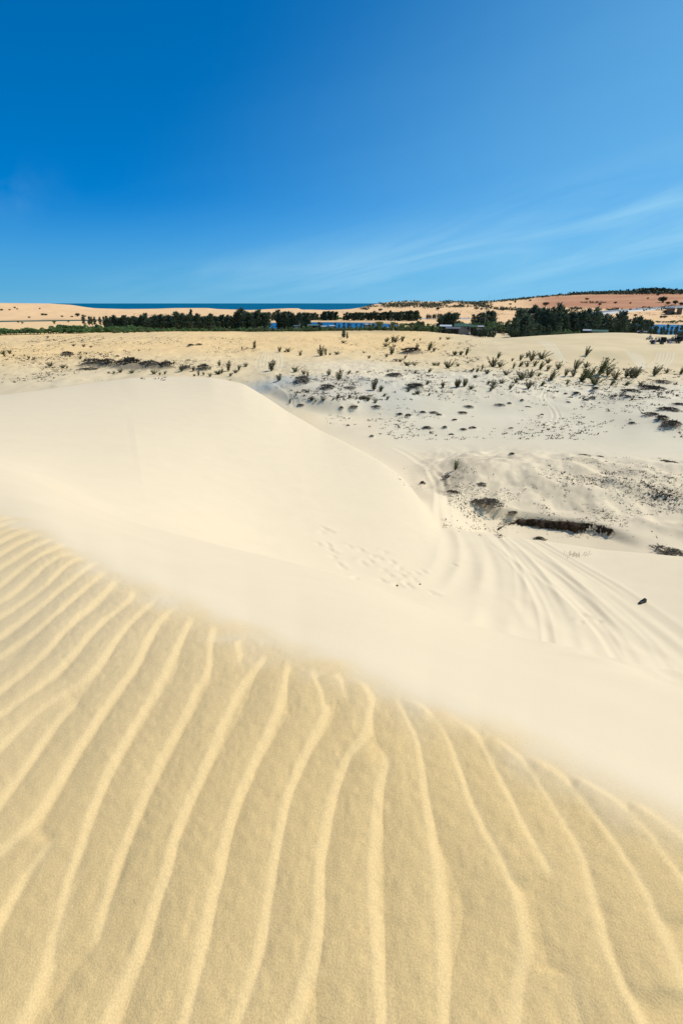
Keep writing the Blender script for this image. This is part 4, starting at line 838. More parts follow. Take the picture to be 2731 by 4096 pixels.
stand(2, 1268, 1290, 1264, 1264, 552, 556, BRO, 'broadleaf_tree', lg, 'tree', gg, 5, .05, .8); stand(2, 1348, 1374, 1260, 1260, 552, 556, BRO, 'broadleaf_tree', lg, 'tree', gg, 5, .05, .8); stand(1, 1676, 1688, 1260, 1260, 560, 562, BRO, 'broadleaf_tree', 'single round tree at the open end of the dense casuarina row', 'tree', None, 5, 0, .8)
ls_ = 'small casuarina sapling standing before the lake water'; gs_ = 'saplings before the lake'
stand(4, 1268, 1290, 1288, 1290, 326, 334, cn, 'casuarina_tree', ls_, 'tree', gs_, 10); stand(10, 1330, 1500, 1292, 1292, 320, 335, cn, 'casuarina_tree', ls_, 'tree', gs_, 10)
stand(16, 440, 760, 1314, 1312, 283, 294, BUS[:3], 'bush', 'low bush at the foot of the tree belt', 'bush', 'bushes at the foot of the tree belt', 2, .2)
for n, a0, a1, ty, r0, r1, lb_ in ((14, 850, 1010, 1306, 288, 300, 'low olive bush between the tree belt and the tan dune'), (16, 1000, 1170, 1305, 284, 312, 'low olive bush in front of the lakeside casuarinas'), (14, 1160, 1300, 1305, 284, 312, 'low olive bush in front of the lakeside huts'),
        (20, 1290, 1500, 1305, 284, 312, 'low olive bush between the open lake water and the tan sand'), (20, 1480, 1740, 1298, 286, 318, 'low olive bush between the short utility pole and the pavilion')):
    stand(n, a0, a1, ty, ty, r0, r1, BUS[:3], 'bush', lb_, 'bush', lb_.replace('low olive bush', 'bushes'), 2, .2, .85)
for px, ty, r, q in ((1515, 1275, 345, 'nearest the dense hedge row'), (1570, 1278, 350, 'beside the short utility pole'), (1610, 1283, 340, 'beside the bare sand patch')): stand(1, px - 4, px + 4, ty, ty, r, r + 1, YEL, 'broadleaf_tree', 'yellow-green rounded tree ' + q, 'tree', None, 5, .02, .9)
stand(6, 1640, 1700, 1284, 1274, 340, 360, OLI, 'broadleaf_tree', 'olive tree between the bush belt and white roofs', 'tree', 'olive trees by the white roofs', 5)
stand(14, 1752, 1822, 1266, 1256, 322, 345, cn, 'casuarina_tree', 'dark casuarina behind the open-sided pavilion', 'tree', 'casuarinas behind the pavilion', 10, sx=1.4); mass(16, 1700, 1800, 1256, 1252, 575, 590, [CAS[6]], 10, sx=1.3)
for px, ty, r in ((1727, 1300, 278), (1757, 1303, 272), (1786, 1312, 268), (1796, 1316, 262), (1645, 1312, 282), (1672, 1314, 280), (1682, 1314, 279)): stand(1, px - 5, px + 5, ty, ty + 2, r, r + 3, [CAS[3], CAS[1]], 'casuarina_tree', 'stubby dark casuarina on the sand in front of the pavilion', 'tree', 'stubby casuarinas by the pavilion', 10, .1, 1.8)
stand(11, 1885, 1972, 1260, 1246, 410, 430, cw, 'casuarina_tree', 'dark casuarina clump around the tall utility pole', 'tree', 'casuarinas around the utility pole', 10, sx=1.3); stand(30, 1830, 2050, 1290, 1282, 330, 372, BUS[:3], 'bush', 'green bush behind the sheds and the fenced sand path', 'bush', 'bushes behind the sheds', 2, .2, .75)
stand(12, 1893, 1978, 1317, 1311, 226, 240, [CAS[3], CAS[1], CAS[4]], 'casuarina_tree', 'dense young casuarina in the dark thicket beside the sand path', 'tree', 'young casuarinas beside the sand path', 10, .15, 1.6)
lr = 'tall wind-swept casuarina in the dark grove behind the plateau'; gr_ = 'casuarinas of the dark grove'
stand(10, 2042, 2125, 1276, 1272, 248, 266, cw, 'casuarina_tree', 'grey-green wind-swept casuarina at the near end of the dark grove', 'tree', 'near end of the dark grove', 10, .12, 1.4); stand(10, 2055, 2165, 1238, 1242, 285, 300, cw, 'casuarina_tree', lr, 'tree', gr_, 10, sx=1.05); stand(25, 2150, 2385, 1244, 1243, 262, 290, cw, 'casuarina_tree', lr, 'tree', gr_, 10, .2, 1.0); stand(6, 2080, 2240, 1302, 1308, 240, 250, cw, 'casuarina_tree', 'short casuarina at the foot of the dark grove', 'tree', 'short casuarinas of the grove', 10, .15, 1.4)
mass(20, 2060, 2380, 1256, 1254, 298, 318, cw, 10, .16, 1.2)
stand(9, 2385, 2485, 1256, 1258, 262, 290, cw, 'casuarina_tree', 'wind-swept casuarina on the lake shore where water glints through', 'tree', 'grove edge by the water', 10, .18); stand(15, 2470, 2630, 1262, 1292, 252, 280, cw, 'casuarina_tree', 'sparse wind-bent casuarina on the lake shore behind the vehicles', 'tree', 'casuarinas on the right lake shore', 10, .25)
stand(6, 2620, 2712, 1308, 1302, 236, 252, cw, 'casuarina_tree', 'small wind-bent sapling on the lake shore behind the vehicles', 'tree', 'saplings on the right lake shore', 10, .2)
stand(5, 2716, 2790, 1303, 1300, 196, 206, [CAS[3], CAS[4]], 'casuarina_tree', 'dark casuarina standing on the sand beside the parked jeep', 'tree', 'casuarinas beside the jeep', 10, .08)
p, r, a = ground(2698, 1352); place('casuarina_tree', list(zip(('trunk', 'crown'), CAS[6])), (p[0], p[1], p[2] - .05), 0, (.33, .33, 40 * r / 2048 / 10), 'single thin sapling on open sand near the jeeps', 'tree')
stand(8, 2215, 2330, 1318, 1318, 225, 235, BUS[:2], 'bush', 'light green bush at the foot of the dark grove', 'bush', 'green bushes under the grove', 2, .2, .8)
stand(12, 2615, 2780, 1280, 1274, 566, 580, BRO, 'broadleaf_tree', 'dark round tree on the far shore of the right lake', 'tree', 'trees on the far right shore', 5, .15, 1.2)
bake_mass('wood', 'distant_wood', 'dark mass of farther casuarinas filling the tree belts')
for px, py, hp, lab in ((75, 1292, 9, 'paired round tree alone on sand before the green pond'), (92, 1296, 8, 'paired round tree alone on sand before the green pond'), (219, 1297, 15, 'single round tree standing alone on the sand by the pond'), (276, 1290, 8, 'small round tree just behind the green tree row')):
    p, r, a = ground(px, py, 360); place('broadleaf_tree', list(zip(('trunk', 'crown'), BRO[2])), (p[0], p[1], p[2] - .05), random.uniform(0, 6), hp * r / 2048 / 5 * 1.1, lab, 'tree', 'lone trees by the pond' if 'paired' in lab else None)
# shrubs on the far slopes
far_b = [(1748, 1240, 10), (1850, 1228, 7), (1905, 1238, 9), (1925, 1240, 7), (2180, 1223, 12), (2060, 1211, 6), (2118, 1205, 6), (2010, 1243, 9), (2040, 1220, 6), (2395, 1222, 8), (2345, 1200, 7), (2630, 1182, 6), (2650, 1210, 18), (2670, 1218, 9), (2700, 1217, 12), (2720, 1222, 10), (2460, 1214, 6), (2520, 1215, 5),
         (2590, 1196, 5), (1520, 1244, 9), (1465, 1241, 6), (160, 1236, 4), (60, 1233, 5), (70, 1238, 4), (40, 1241, 4), (10, 1243, 6), (310, 1266, 11), (172, 1262, 7), (185, 1262, 6), (118, 1272, 5), (250, 1268, 5), (290, 1269, 5), (340, 1268, 6), (2660, 1258, 14), (2690, 1259, 9), (2640, 1272, 7), (2655, 1272, 8), (2500, 1262, 8), (2540, 1266, 8)]
for px, py, hp in far_b:
    p, r, a = ground(px, py, 560); s = hp * r / 2048 / 2 * 1.1
    place('bush', list(zip(('stem', 'foliage'), BUS[3])), (p[0], p[1], p[2] - .1), random.uniform(0, 6), (s * 1.3, s * 1.3, s), 'dark lone bush on the bare orange hillside' if px > 1960 else 'dark lone bush on the bare far dunes' if px < 400 else 'dark lone bush on sand below the scrub-covered hill', 'bush', 'lone bushes on the orange hill' if px > 1960 else 'lone bushes on the far dunes' if px < 400 else 'lone bushes below the scrub hill')
# hilltop scrub as a mass
sv = MB()
def scrub(n, fx, fy, size, rmin, skyl=False):
    for i in range(n):
        px = fx(); py = fy(px); p, r, a = ground(px, py, rmin)
        if r > 1800: continue
        s = size * random.uniform(.5, 1.4)
        for j in range(9):
            o = p + rng.normal(size=3) * np.array([s, s, s * .25]) + np.array([0, 0, s * .35]); sv.leaf(o, rv() + np.array([0, -.2, .7]), s * random.uniform(.5, 1.1))
U = random.uniform
ridge = [(1940, 1207), (2060, 1198), (2130, 1190), (2200, 1183), (2300, 1175), (2400, 1170), (2520, 1166), (2620, 1162), (2731, 1164), (2800, 1165)]
ry = lambda x: float(np.interp(x, [q[0] for q in ridge], [q[1] for q in ridge]))
scrub(420, lambda: U(1930, 2790), lambda x: ry(x) + abs(random.gauss(0, 2.5)) + .5, 3.4, 1000); scrub(520, lambda: U(2280, 2790), lambda x: ry(x) + U(0.5, 4 + 10 * min(1, (x - 2280) / 300)), 4.2, 1000); scrub(120, lambda: random.gauss(2610, 32), lambda x: ry(x) + U(0.3, 6), 6.0, 1000)
cl_ = [(1575, 1200, 16, 3), (1560, 1222, 40, 8), (1620, 1222, 45, 8), (1610, 1207, 18, 4), (1680, 1218, 50, 9), (1720, 1226, 40, 6), (1660, 1204, 20, 4), (1760, 1222, 30, 5), (1790, 1210, 30, 6), (1830, 1206, 30, 6), (1880, 1214, 40, 7), (1920, 1218, 35, 9), (1940, 1228, 20, 8), (1480, 1226, 22, 3), (1830, 1228, 40, 3), (1520, 1214, 8, 2), (1460, 1236, 10, 3), (2010, 1238, 40, 4), (2080, 1240, 35, 3), (2300, 1236, 30, 2), (2380, 1212, 40, 1.5), (2130, 1243, 30, 5), (2260, 1246, 30, 4), (2450, 1240, 25, 3), (2600, 1238, 40, 4), (2680, 1232, 40, 5)]
for cx, cy, wx, wy in cl_: scrub(int(12 + wx * wy * .16), lambda: random.gauss(cx, wx * .6), lambda x: cy + random.gauss(0, wy * .6), 2.6, 560)
tag(sv.build('hilltop_scrub', M_dscrub), 'dark low scrub covering the far hilltops and ridge', 'scrub', kind='stuff')

# ------------------------------------------------------------------ road on the far hill
M_asph = material('asphalt', (.16, .155, .15), .9, .15, .3); M_conc = material('pale_concrete', (.55, .53, .49), .9, .15, .2); M_wht = material('white_paint', (.75, .75, .74), .5, .1, 1)
rp = np.array([ground(x, y, 620)[0] for x, y in ((2290, 1262), (2350, 1259), (2420, 1254), (2500, 1247), (2580, 1241), (2660, 1235), (2731, 1230), (2830, 1225))])
dd = np.r_[0, np.cumsum(np.linalg.norm(np.diff(rp[:, :2], axis=0), axis=1))]; ss = np.linspace(0, dd[-1], 60)
kk = np.ones(9) / 9; rr_ = np.stack([np.convolve(np.pad(np.interp(ss, dd, rp[:, i]), 4, mode='edge'), kk, 'valid') for i in range(3)], 1)
zz = np.array([max(zat(x, y), z) for x, y, z in rr_]); rr_[:, 2] = np.convolve(np.pad(zz, 4, mode='edge'), kk, 'valid') + 1.6
def strip(name, o0, z0, o1, z1, mat, parent=None):
    V, F = [], []
    for i in range(len(rr_)):
        t = rr_[min(i + 1, len(rr_) - 1), :2] - rr_[max(i - 1, 0), :2]; t /= np.linalg.norm(t); n = np.array([t[1], -t[0]])
        for o, z in ((o0, z0), (o1, z1)): V.append((rr_[i, 0] + n[0] * o, rr_[i, 1] + n[1] * o, rr_[i, 2] + z))
    for i in range(len(rr_) - 1): F.append((2 * i, 2 * i + 1, 2 * i + 3, 2 * i + 2))
    return meshobj(name, V, F, mat, parent)
rd = tag(strip('road', -5, 0, 5, 0, M_asph), kind='structure')
strip('embankment', 5, .03, 9.5, -3.4, M_conc, rd); strip('road_edge_line', 4.4, .01, 4.8, .01, M_wht, rd); strip('road_verge', -5, -.02, -9, -.6, M_conc, rd)
gr2 = MB()
for i in range(len(rr_) - 1):
    t = rr_[i + 1] - rr_[i]; gr2.box((rr_[i] + rr_[i + 1]) / 2 + np.array([-t[1], t[0], 0]) / np.linalg.norm(t) * 5.2 + np.array([0, 0, .4]), (np.linalg.norm(t), .3, .9), math.atan2(t[1], t[0]))
gr2.build('kerb_wall', M_wht, rd)

# ------------------------------------------------------------------ vehicles
M_tyre = material('tyre_rubber', (.02, .02, .02), .9, .2, 5); M_rim = material('wheel_rim', (.25, .25, .26), .4, .1, 3, metallic=.6); M_glass = material('dark_glass', (.03, .04, .05), .1, .1, 3, .6)
M_olv = material('dark_olive_paint', (.035, .042, .036), .45, .2, 2, .4); M_canvas = material('dark_canvas', (.03, .033, .034), .85, .25, 3); M_seat = material('seat_vinyl', (.06, .05, .045), .6, .2, 3); M_lamp = material('lamp_glass', (.7, .7, .68), .15, .05, 3, .5); M_red = material('red_plastic', (.42, .045, .03), .45, .15, 2, .4); M_blk = material('black_plastic', (.018, .018, .02), .5, .2, 4, .4)
M_car1 = material('dark_blue_paint', (.03, .045, .09), .3, .1, 1, .5)
def wheel(parent, c, R_, w):
    t = MB(); t.tube([(c[0], c[1] - w / 2, c[2]), (c[0], c[1] - w * .4, c[2]), (c[0], c[1] + w * .4, c[2]), (c[0], c[1] + w / 2, c[2])], [R_ * .9, R_, R_, R_ * .9], 14)
    o = t.build('wheel', M_tyre, parent); h = MB().tube([(c[0], c[1] - w / 2 - .02, c[2]), (c[0], c[1] + w / 2 + .02, c[2])], [R_ * .5, R_ * .5], 12); h.build('rim', M_rim, o); return o
def rootat(name, px, py, rz, label, cat, group=None, rmin=0, dz=0):
    p, r, a = ground(px, py, rmin); e = bpy.data.objects.new(name, None); COL.objects.link(e); e.location = (p[0], p[1], zat(p[0], p[1]) + dz); e.rotation_euler = (0, 0, rz); tag(e, label, cat, group); return e
def settle(e, hl, hw):
    """pitch and roll a vehicle to the ground under its wheels"""
    x, y = e.location.x, e.location.y; rz = e.rotation_euler[2]; u = np.array([math.cos(rz), math.sin(rz)]); v = np.array([-u[1], u[0]])
    zf = zat(*(np.array([x, y]) + u * hl)); zb = zat(*(np.array([x, y]) - u * hl)); zl = zat(*(np.array([x, y]) + v * hw)); zr = zat(*(np.array([x, y]) - v * hw))
    e.rotation_euler = Euler((math.atan2(zl - zr, 2 * hw), -math.atan2(zf - zb, 2 * hl), rz), 'XYZ'); e.location.z = (zf + zb + zl + zr) / 4
def jeep(px, py, rz, label, top):
    e = rootat('jeep', px, py, rz, label, 'jeep'); settle(e, 1.2, .7)
    prof = [(-1.95, .55), (1.95, .55), (1.98, 1.15), (.35, 1.18), (.30, 1.18), (-.62, 1.18), (-.70, 1.20), (-1.85, 1.10), (-1.95, 1.0)]
    b = MB().prism([(-1.9, .52), (1.95, .52), (1.98, 1.12), (-.62, 1.16), (-1.82, 1.08), (-1.92, .95)], -.62, .62); bd = b.build('body', M_olv, e)
    f = MB()
    for sy in (-1, 1):
        f.box((-1.28, sy * .74, .92), (1.2, .3, .08)); f.box((1.2, sy * .74, .92), (1.1, .3, .10)); f.box((0, sy * .70, .72), (1.3, .16, .38))
    f.build('fenders', M_olv, e)
    MB().box((-2.02, 0, .58), (.14, 1.6, .16)).build('bumper', M_blk, e); MB().box((-1.94, 0, .82), (.05, .8, .38)).build('grille', M_blk, e)
    for sy in (-1, 1): MB().tube([(-1.94, sy * .5, .88), (-2.0, sy * .5, .88)], [.11, .11], 10).build('headlight', M_lamp, e)
    w = MB(); w.box((-.55, 0, 1.66), (.06, 1.40, .06)); w.box((-.60, -.68, 1.42), (.06, .06, .5)); w.box((-.60, .68, 1.42), (.06, .06, .5)); ws = w.build('windscreen_frame', M_olv, e); MB().box((-.585, 0, 1.41), (.015, 1.30, .44)).build('pane', M_glass, ws)
    for sy in (-.35, .35):
        MB().box((.05, sy, 1.0), (.5, .5, .22)).box((.30, sy, 1.35), (.14, .5, .6)).build('front_seat', M_seat, e)
    MB().box((1.1, 0, 1.0), (.5, 1.2, .2)).box((1.38, 0, 1.35), (.14, 1.2, .55)).build('rear_seat', M_seat, e)
    c = MB(); c.box((.65, 0, 1.93), (2.5, 1.46, .07), 0, .94)
    if top: c.box((1.86, 0, 1.52), (.06, 1.40, .80)); c.box((1.45, .70, 1.52), (.85, .04, .78)); c.box((1.45, -.70, 1.52), (.85, .04, .78))
    c.build('canvas_top', M_canvas, e)
    h = MB()
    for x in (.45, 1.8):
        for sy in (-.68, .68): h.tube([(x, sy, 1.12), (x, sy * .97, 1.9)], [.03, .03], 6)
    h.build('hoops', M_blk, e)
    MB().box((1.65, -1.05, 1.3), (.06, .75, 1.25), .35).build('open_rear_door', M_olv, e)
    sp = MB().tube([(2.02, .1, 1.0), (2.2, .1, 1.0)], [.38, .38], 14).build('spare_wheel', M_tyre, e)
    for x in (-1.25, 1.2):
        for sy in (-.72, .72): wheel(e, (x, sy, .38), .38, .24)
    return e
jeep(2626, 1376, 20 * D2R - .52, 'dark open jeep with canvas top and white-clad person at its front', True)
jeep(2692, 1372, 26 * D2R - .52, 'dark open jeep parked nearest the casuarina trunks', True)
def quad(px, py, rz, label, mat, name='quad_bike'):
    e = rootat(name, px, py, rz, label, 'quad bike'); settle(e, .6, .4)
    MB().prism([(-.75, .45), (.75, .45), (.85, .72), (.25, .74), (0, .66), (-.3, .78), (-.8, .80)], -.2, .2).build('body', mat, e)
    for x in (-.62, .62):
        MB().box((x, 0, .80), (.55, .95, .06)).build('fender', mat, e)
        for sy in (-.42, .42): wheel(e, (x, sy, .28), .28, .24)
    MB().box((.25, 0, .84), (.7, .32, .12)).build('seat', M_blk, e); MB().tube([(-.30, -.38, 1.02), (-.34, 0, 1.0), (-.30, .38, 1.02)], [.02, .02, .02], 6).tube([(-.36, 0, .78), (-.33, 0, 1.0)], [.03, .03], 6).build('handlebar', M_blk, e)
    MB().tube([(-.80, .18, .72), (-.86, .18, .72)], [.07, .07], 8).build('headlight', M_lamp, e); return e
q1 = quad(2595, 1358, .35, 'white and black quad bike with red-topped rider crossing bare sand', M_wht); q2 = quad(2561, 1334, .2, 'black quad bike on the brow of the plateau', M_blk); q3 = quad(2270, 1334, 1.2, 'red quad bike on the plateau brow below the dark grove', M_red)
def car(px, py, rz, label, mat, rmin, z=None, sc=1.0, van=False):
    e = rootat('car' if not van else 'van', px, py, rz, label, 'van' if van else 'car', None, rmin)
    if z is not None: e.location.z = z
    e.scale = (sc, sc, sc); hh = 1.0 if van else .85
    MB().prism([(-2.1, .35), (2.1, .35), (2.15, .8), (1.2, hh), (-1.0, hh), (-2.0, .8)], -.85, .85).build('body', mat, e)
    cb = MB().prism([(-1.5 if van else -1.1, hh), (1.9 if van else 1.3, hh), (1.8 if van else .9, 1.9 if van else 1.42), (-.9 if van else -.5, 1.9 if van else 1.42)], -.76, .76).build('cabin', mat if van else M_glass, e)
    MB().prism([(-1.2, 1.1), (1.3, 1.1), (1.2, 1.5), (-.9, 1.5)] if van else [(-.5, 1.43), (.9, 1.43), (.8, 1.47), (-.4, 1.47)], -.78 if van else -.7, .78 if van else .7).build('windows' if van else 'roof', M_glass if van else mat, e)
    for x in (-1.3, 1.3):
        for sy in (-.8, .8): wheel(e, (x, sy, .33), .33, .2)
    return e
car(2210, 1337, .1, 'dark car parked below the grove behind the plateau brow', M_car1, 0)
M_car2 = material('silver_paint', (.45, .46, .47), .3, .1, 1, .5, metallic=.3)
for px, rz, lab, mt in ((1868, .2, 'dark blue car parked nearest the pavilion', M_car1), (1884, .1, 'silver car parked between two dark cars by the sheds', M_car2), (1898, .3, 'black car parked at the end of the row by the sheds', M_blk)):
    x, y, z = at_range(px, 276); e = car(px, 1322, rz, lab, mt, 0); e.location = (x, y, z)
for i, lab, mt, van in ((24, 'white van driving along the far hillside road', M_wht, True), (20, 'dark car following the white van on the hillside road', M_car1, False)):
    t = rr_[i + 1] - rr_[i]; e = car(2400, 1250, math.atan2(t[1], t[0]), lab, mt, 620, None, 1.2, van); e.location = (rr_[i, 0] , rr_[i, 1], rr_[i, 2] + .02)

# ------------------------------------------------------------------ people
M_skin = material('skin', (.42, .26, .18), .6, .08, 3)
def person(loc, rz, pose, shirt, legs, label, hair=(.03, .02, .015)):
    J = {}; E = []
    if pose == 'stand':
        J = dict(pel=(0, 0, .95, .13), chest=(0, 0, 1.32, .15), neck=(0, 0, 1.50, .06), head=(0, .01, 1.62, .10), top=(0, .01, 1.72, .075), lsh=(-.19, 0, 1.42, .06), lel=(-.25, -.02, 1.14, .045), lha=(-.24, .08, .88, .035), rsh=(.19, 0, 1.42, .06), rel=(.26, -.02, 1.14, .045), rha=(.26, .07, .88, .035),
                 lhp=(-.09, 0, .88, .09), lkn=(-.11, .03, .50, .065), lan=(-.11, 0, .09, .045), lft=(-.12, .17, .04, .04), rhp=(.09, 0, .88, .09), rkn=(.12, .05, .50, .065), ran=(.13, .02, .09, .045), rft=(.14, .19, .04, .04))
    else:                                   # seated, hands forward; the hips are at the origin height
        k = .45 if pose == 'ride' else .30
        J = dict(pel=(0, 0, .12, .13), chest=(0, .06, .50, .15), neck=(0, .09, .68, .06), head=(0, .11, .80, .10), top=(0, .11, .90, .075), lsh=(-.19, .06, .60, .06), lel=(-.27, .26, .42, .045), lha=(-.30, .50, .36, .035), rsh=(.19, .06, .60, .06), rel=(.27, .26, .42, .045), rha=(.30, .50, .36, .035),
                 lhp=(-.10, .05, .10, .09), lkn=(-.24, .42, .14, .065), lan=(-.26, .40, .14 - k, .045), lft=(-.27, .55, .09 - k, .04), rhp=(.10, .05, .10, .09), rkn=(.24, .42, .14, .065), ran=(.26, .40, .14 - k, .045), rft=(.27, .55, .09 - k, .04))
    names = list(J); idx = {n: i for i, n in enumerate(names)}
    for a, b_ in (('pel', 'chest'), ('chest', 'neck'), ('neck', 'head'), ('head', 'top'), ('chest', 'lsh'), ('lsh', 'lel'), ('lel', 'lha'), ('chest', 'rsh'), ('rsh', 'rel'), ('rel', 'rha'), ('pel', 'lhp'), ('lhp', 'lkn'), ('lkn', 'lan'), ('lan', 'lft'), ('pel', 'rhp'), ('rhp', 'rkn'), ('rkn', 'ran'), ('ran', 'rft')): E.append((idx[a], idx[b_]))
    me = bpy.data.meshes.new('person'); me.from_pydata([J[n][:3] for n in names], E, []); o = bpy.data.objects.new('tmp', me); COL.objects.link(o); md = o.modifiers.new('skin', 'SKIN'); o.modifiers.new('sub', 'SUBSURF').levels = 1
    for i, n in enumerate(names): me.skin_vertices[0].data[i].radius = (J[n][3], J[n][3] * (.75 if n in ('chest', 'pel') else 1)); me.skin_vertices[0].data[i].use_root = n == 'pel'
    ev = o.evaluated_get(bpy.context.evaluated_depsgraph_get()); m2 = bpy.data.meshes.new_from_object(ev); bpy.data.objects.remove(o)
    for m_ in (M_skin, shirt, legs, material('dark_hair', hair, .7, .2, 8)): m2.materials.append(m_)
    J3 = np.array([J[n][:3] for n in names]); mi = []
    for pl in m2.polygons:
        n = names[int(np.argmin(((J3 - np.array(pl.center)) ** 2).sum(1)))]
        mi.append(3 if n == 'top' or (n == 'head' and pl.center[1] < J['head'][1] - .02) else 0 if n in ('head', 'neck', 'lha', 'rha', 'lel', 'rel') else 2 if n in ('pel', 'lhp', 'rhp', 'lkn', 'rkn', 'lan', 'ran', 'lft', 'rft') else 1)
    m2.polygons.foreach_set('material_index', mi); m2.polygons.foreach_set('use_smooth', [True] * len(m2.polygons)); m2.name = 'person'
    p = link(bpy.data.objects.new('person', m2)); p.location = loc; p.rotation_euler = (0, 0, rz); tag(p, label, 'person'); return p
M_rs = material('red_shirt', (.45, .05, .04), .8, .1, 5); M_ws = material('white_shirt', (.72, .72, .74), .8, .06, 5); M_dk = material('dark_trousers', (.03, .032, .04), .85, .15, 5); M_lv = material('lavender_cloth', (.42, .40, .62), .85, .1, 5); M_pk = material('pink_cloth', (.55, .30, .30), .85, .1, 5)
def seat_on(q, dx, dz): 
    m_ = Matrix.Translation(q.location) @ q.rotation_euler.to_matrix().to_4x4(); return m_ @ Vector((dx, 0, dz))
for q, sh, lab in ((q1, M_rs, 'rider in red top seated on the white quad bike'), (q2, M_dk, 'rider in dark clothes on the black quad bike'), (q3, M_rs, 'rider in red shirt on the red quad bike')):
    person(seat_on(q, .25, .84), q.rotation_euler[2] + math.pi / 2, 'ride', sh, M_dk, lab)
def ground_person(px, py, rz, pose, sh, lg, lab, up=0):
    p, r, a = ground(px, py); person((p[0], p[1], zat(p[0], p[1]) + up), rz, pose, sh, lg, lab)
ground_person(2617, 1378, 2.6, 'stand', M_ws, M_lv, 'person in white shirt standing beside the jeep bonnet')
ground_person(2676, 1376, 2.2, 'sit', M_ws, M_lv, 'person in white sitting on the sand before the parked jeep', .18); ground_person(2681, 1376, 2.9, 'sit', M_lv, M_lv, 'person in lavender sitting on the sand before the parked jeep', .18)
ground_person(2713, 1363, 3.0, 'stand', M_ws, M_dk, 'person in white standing under the casuarinas'); ground_person(2709, 1361, 2.6, 'stand', M_pk, M_dk, 'person in pink standing behind the parked jeep')

# ------------------------------------------------------------------ buildings, poles, fence
M_slate = material('slate_roof', (.10, .11, .13), .7, .2, .8); M_lgrey = material('light_grey_roof', (.42, .45, .48), .6, .15, .8); M_green = material('green_roof', (.03, .085, .055), .6, .2, .8); M_teal = material('teal_roof', (.07, .12, .115), .6, .2, .8); M_wroof = material('white_sheet_roof', (.36, .38, .40), .5, .1, .5); M_wall = material('pale_wall', (.30, .28, .25), .9, .15, .6); M_wood = material('weathered_wood', (.16, .12, .085), .9, .25, 2); M_dkin = material('dark_doorway', (.03, .03, .03), .9, .2, 2)
def hut(px0, px1, ytop, yeave, ybase, r, depth, roof, wall, label, cat='building', name='hut', group=None, wins=2):
    pm = (px0 + px1) / 2; a, _ = pix(pm, ybase); a = float(a); tz = lambda y: r * float(pix(pm, y)[1]); w = r * float(pix(px1, ybase)[0] - pix(px0, ybase)[0]); zb = tz(ybase); x, y = r * math.sin(a), r * math.cos(a)
    e = bpy.data.objects.new(name, None); COL.objects.link(e); e.location = (x, y, zb); e.rotation_euler = (0, 0, -a); tag(e, label, cat, group); he = tz(yeave) - zb; ht = tz(ytop) - zb; g0 = min(zat(x, y), zb) - zb - .4; ov = .5
    V = [(-w / 2 - ov, -ov, he), (w / 2 + ov, -ov, he), (w / 2 + ov, depth / 2, ht), (-w / 2 - ov, depth / 2, ht), (w / 2 + ov, depth + ov, he), (-w / 2 - ov, depth + ov, he)]; V += [(v[0], v[1], v[2] - .14) for v in V]
    F = [(0, 1, 2, 3), (3, 2, 4, 5), (7, 6, 9, 8), (8, 9, 11, 10), (0, 6, 7, 1), (5, 4, 10, 11), (1, 7, 8, 2), (2, 8, 10, 4), (6, 0, 3, 9), (9, 3, 5, 11)]
    meshobj('roof', V, F, roof, e)
    if wall is None:
        n = max(3, int(w / 3) + 1)
        for k in range(n):
            for yy in (0.1, depth - .1): MB().box((-w / 2 + w * k / (n - 1), yy, (he + g0) / 2 - .08), (.16, .16, he - g0 - .16)).build('post', M_wood, e)
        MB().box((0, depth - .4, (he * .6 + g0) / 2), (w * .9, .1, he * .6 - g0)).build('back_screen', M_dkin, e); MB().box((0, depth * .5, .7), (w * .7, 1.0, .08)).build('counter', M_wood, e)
    else:
        MB().box((0, depth / 2, (he + g0) / 2 - .1), (w - .1, depth - .1, he - g0 - .2)).build('wall', wall, e)
        for k in range(wins):
            f = MB().box((-w / 2 + w * (k + 1) / (wins + 1), -.02 + .05, he * .55), (min(1.0, w / (wins + 2)), .12, he * .35)).build('window', M_wood, e); MB().box((-w / 2 + w * (k + 1) / (wins + 1), -.04, he * .55), (min(.8, w / (wins + 2) * .8), .06, he * .28)).build('pane', M_glass, f)
        MB().box((w * .38, 0, he * .38), (.9, .1, he * .75)).build('door', M_dkin, e)
    return e
hut(1760, 1801, 1300, 1305, 1322, 282, 6, M_lgrey, None, 'open-sided pavilion with light grey raised roof', name='pavilion'); hut(1784, 1836, 1308, 1314, 1324, 274, 5, M_slate, None, 'low open-sided shelter with dark slate roof beside the pavilion', name='shelter')
hut(1818, 1878, 1295, 1305, 1318, 292, 6, M_green, M_wall, 'long shed with dark green roof behind the parked cars', name='shed'); hut(1880, 1904, 1302, 1307, 1318, 285, 5, M_green, None, 'small open green-roofed stall at the end of the car row', name='stall'); hut(1903, 1930, 1303, 1306, 1314, 288, 4, M_wroof, M_wall, 'small white-roofed hut next to the green stall')
for p0, p1, y0, y1, yb, lab in ((1672, 1706, 1272, 1277, 1283, 'white greenhouse roof beside the end of the hedge row'), (1708, 1770, 1273, 1279, 1286, 'longest white greenhouse roof behind the olive trees'), (1818, 1876, 1272, 1279, 1287, 'white greenhouse roof behind the green shed'), (1898, 1930, 1274, 1278, 1284, 'white greenhouse roof beside the tall utility pole')):
    hut(p0, p1, y0, y1, yb, 600, 9, M_wroof, M_wroof, lab, 'greenhouse', 'greenhouse')
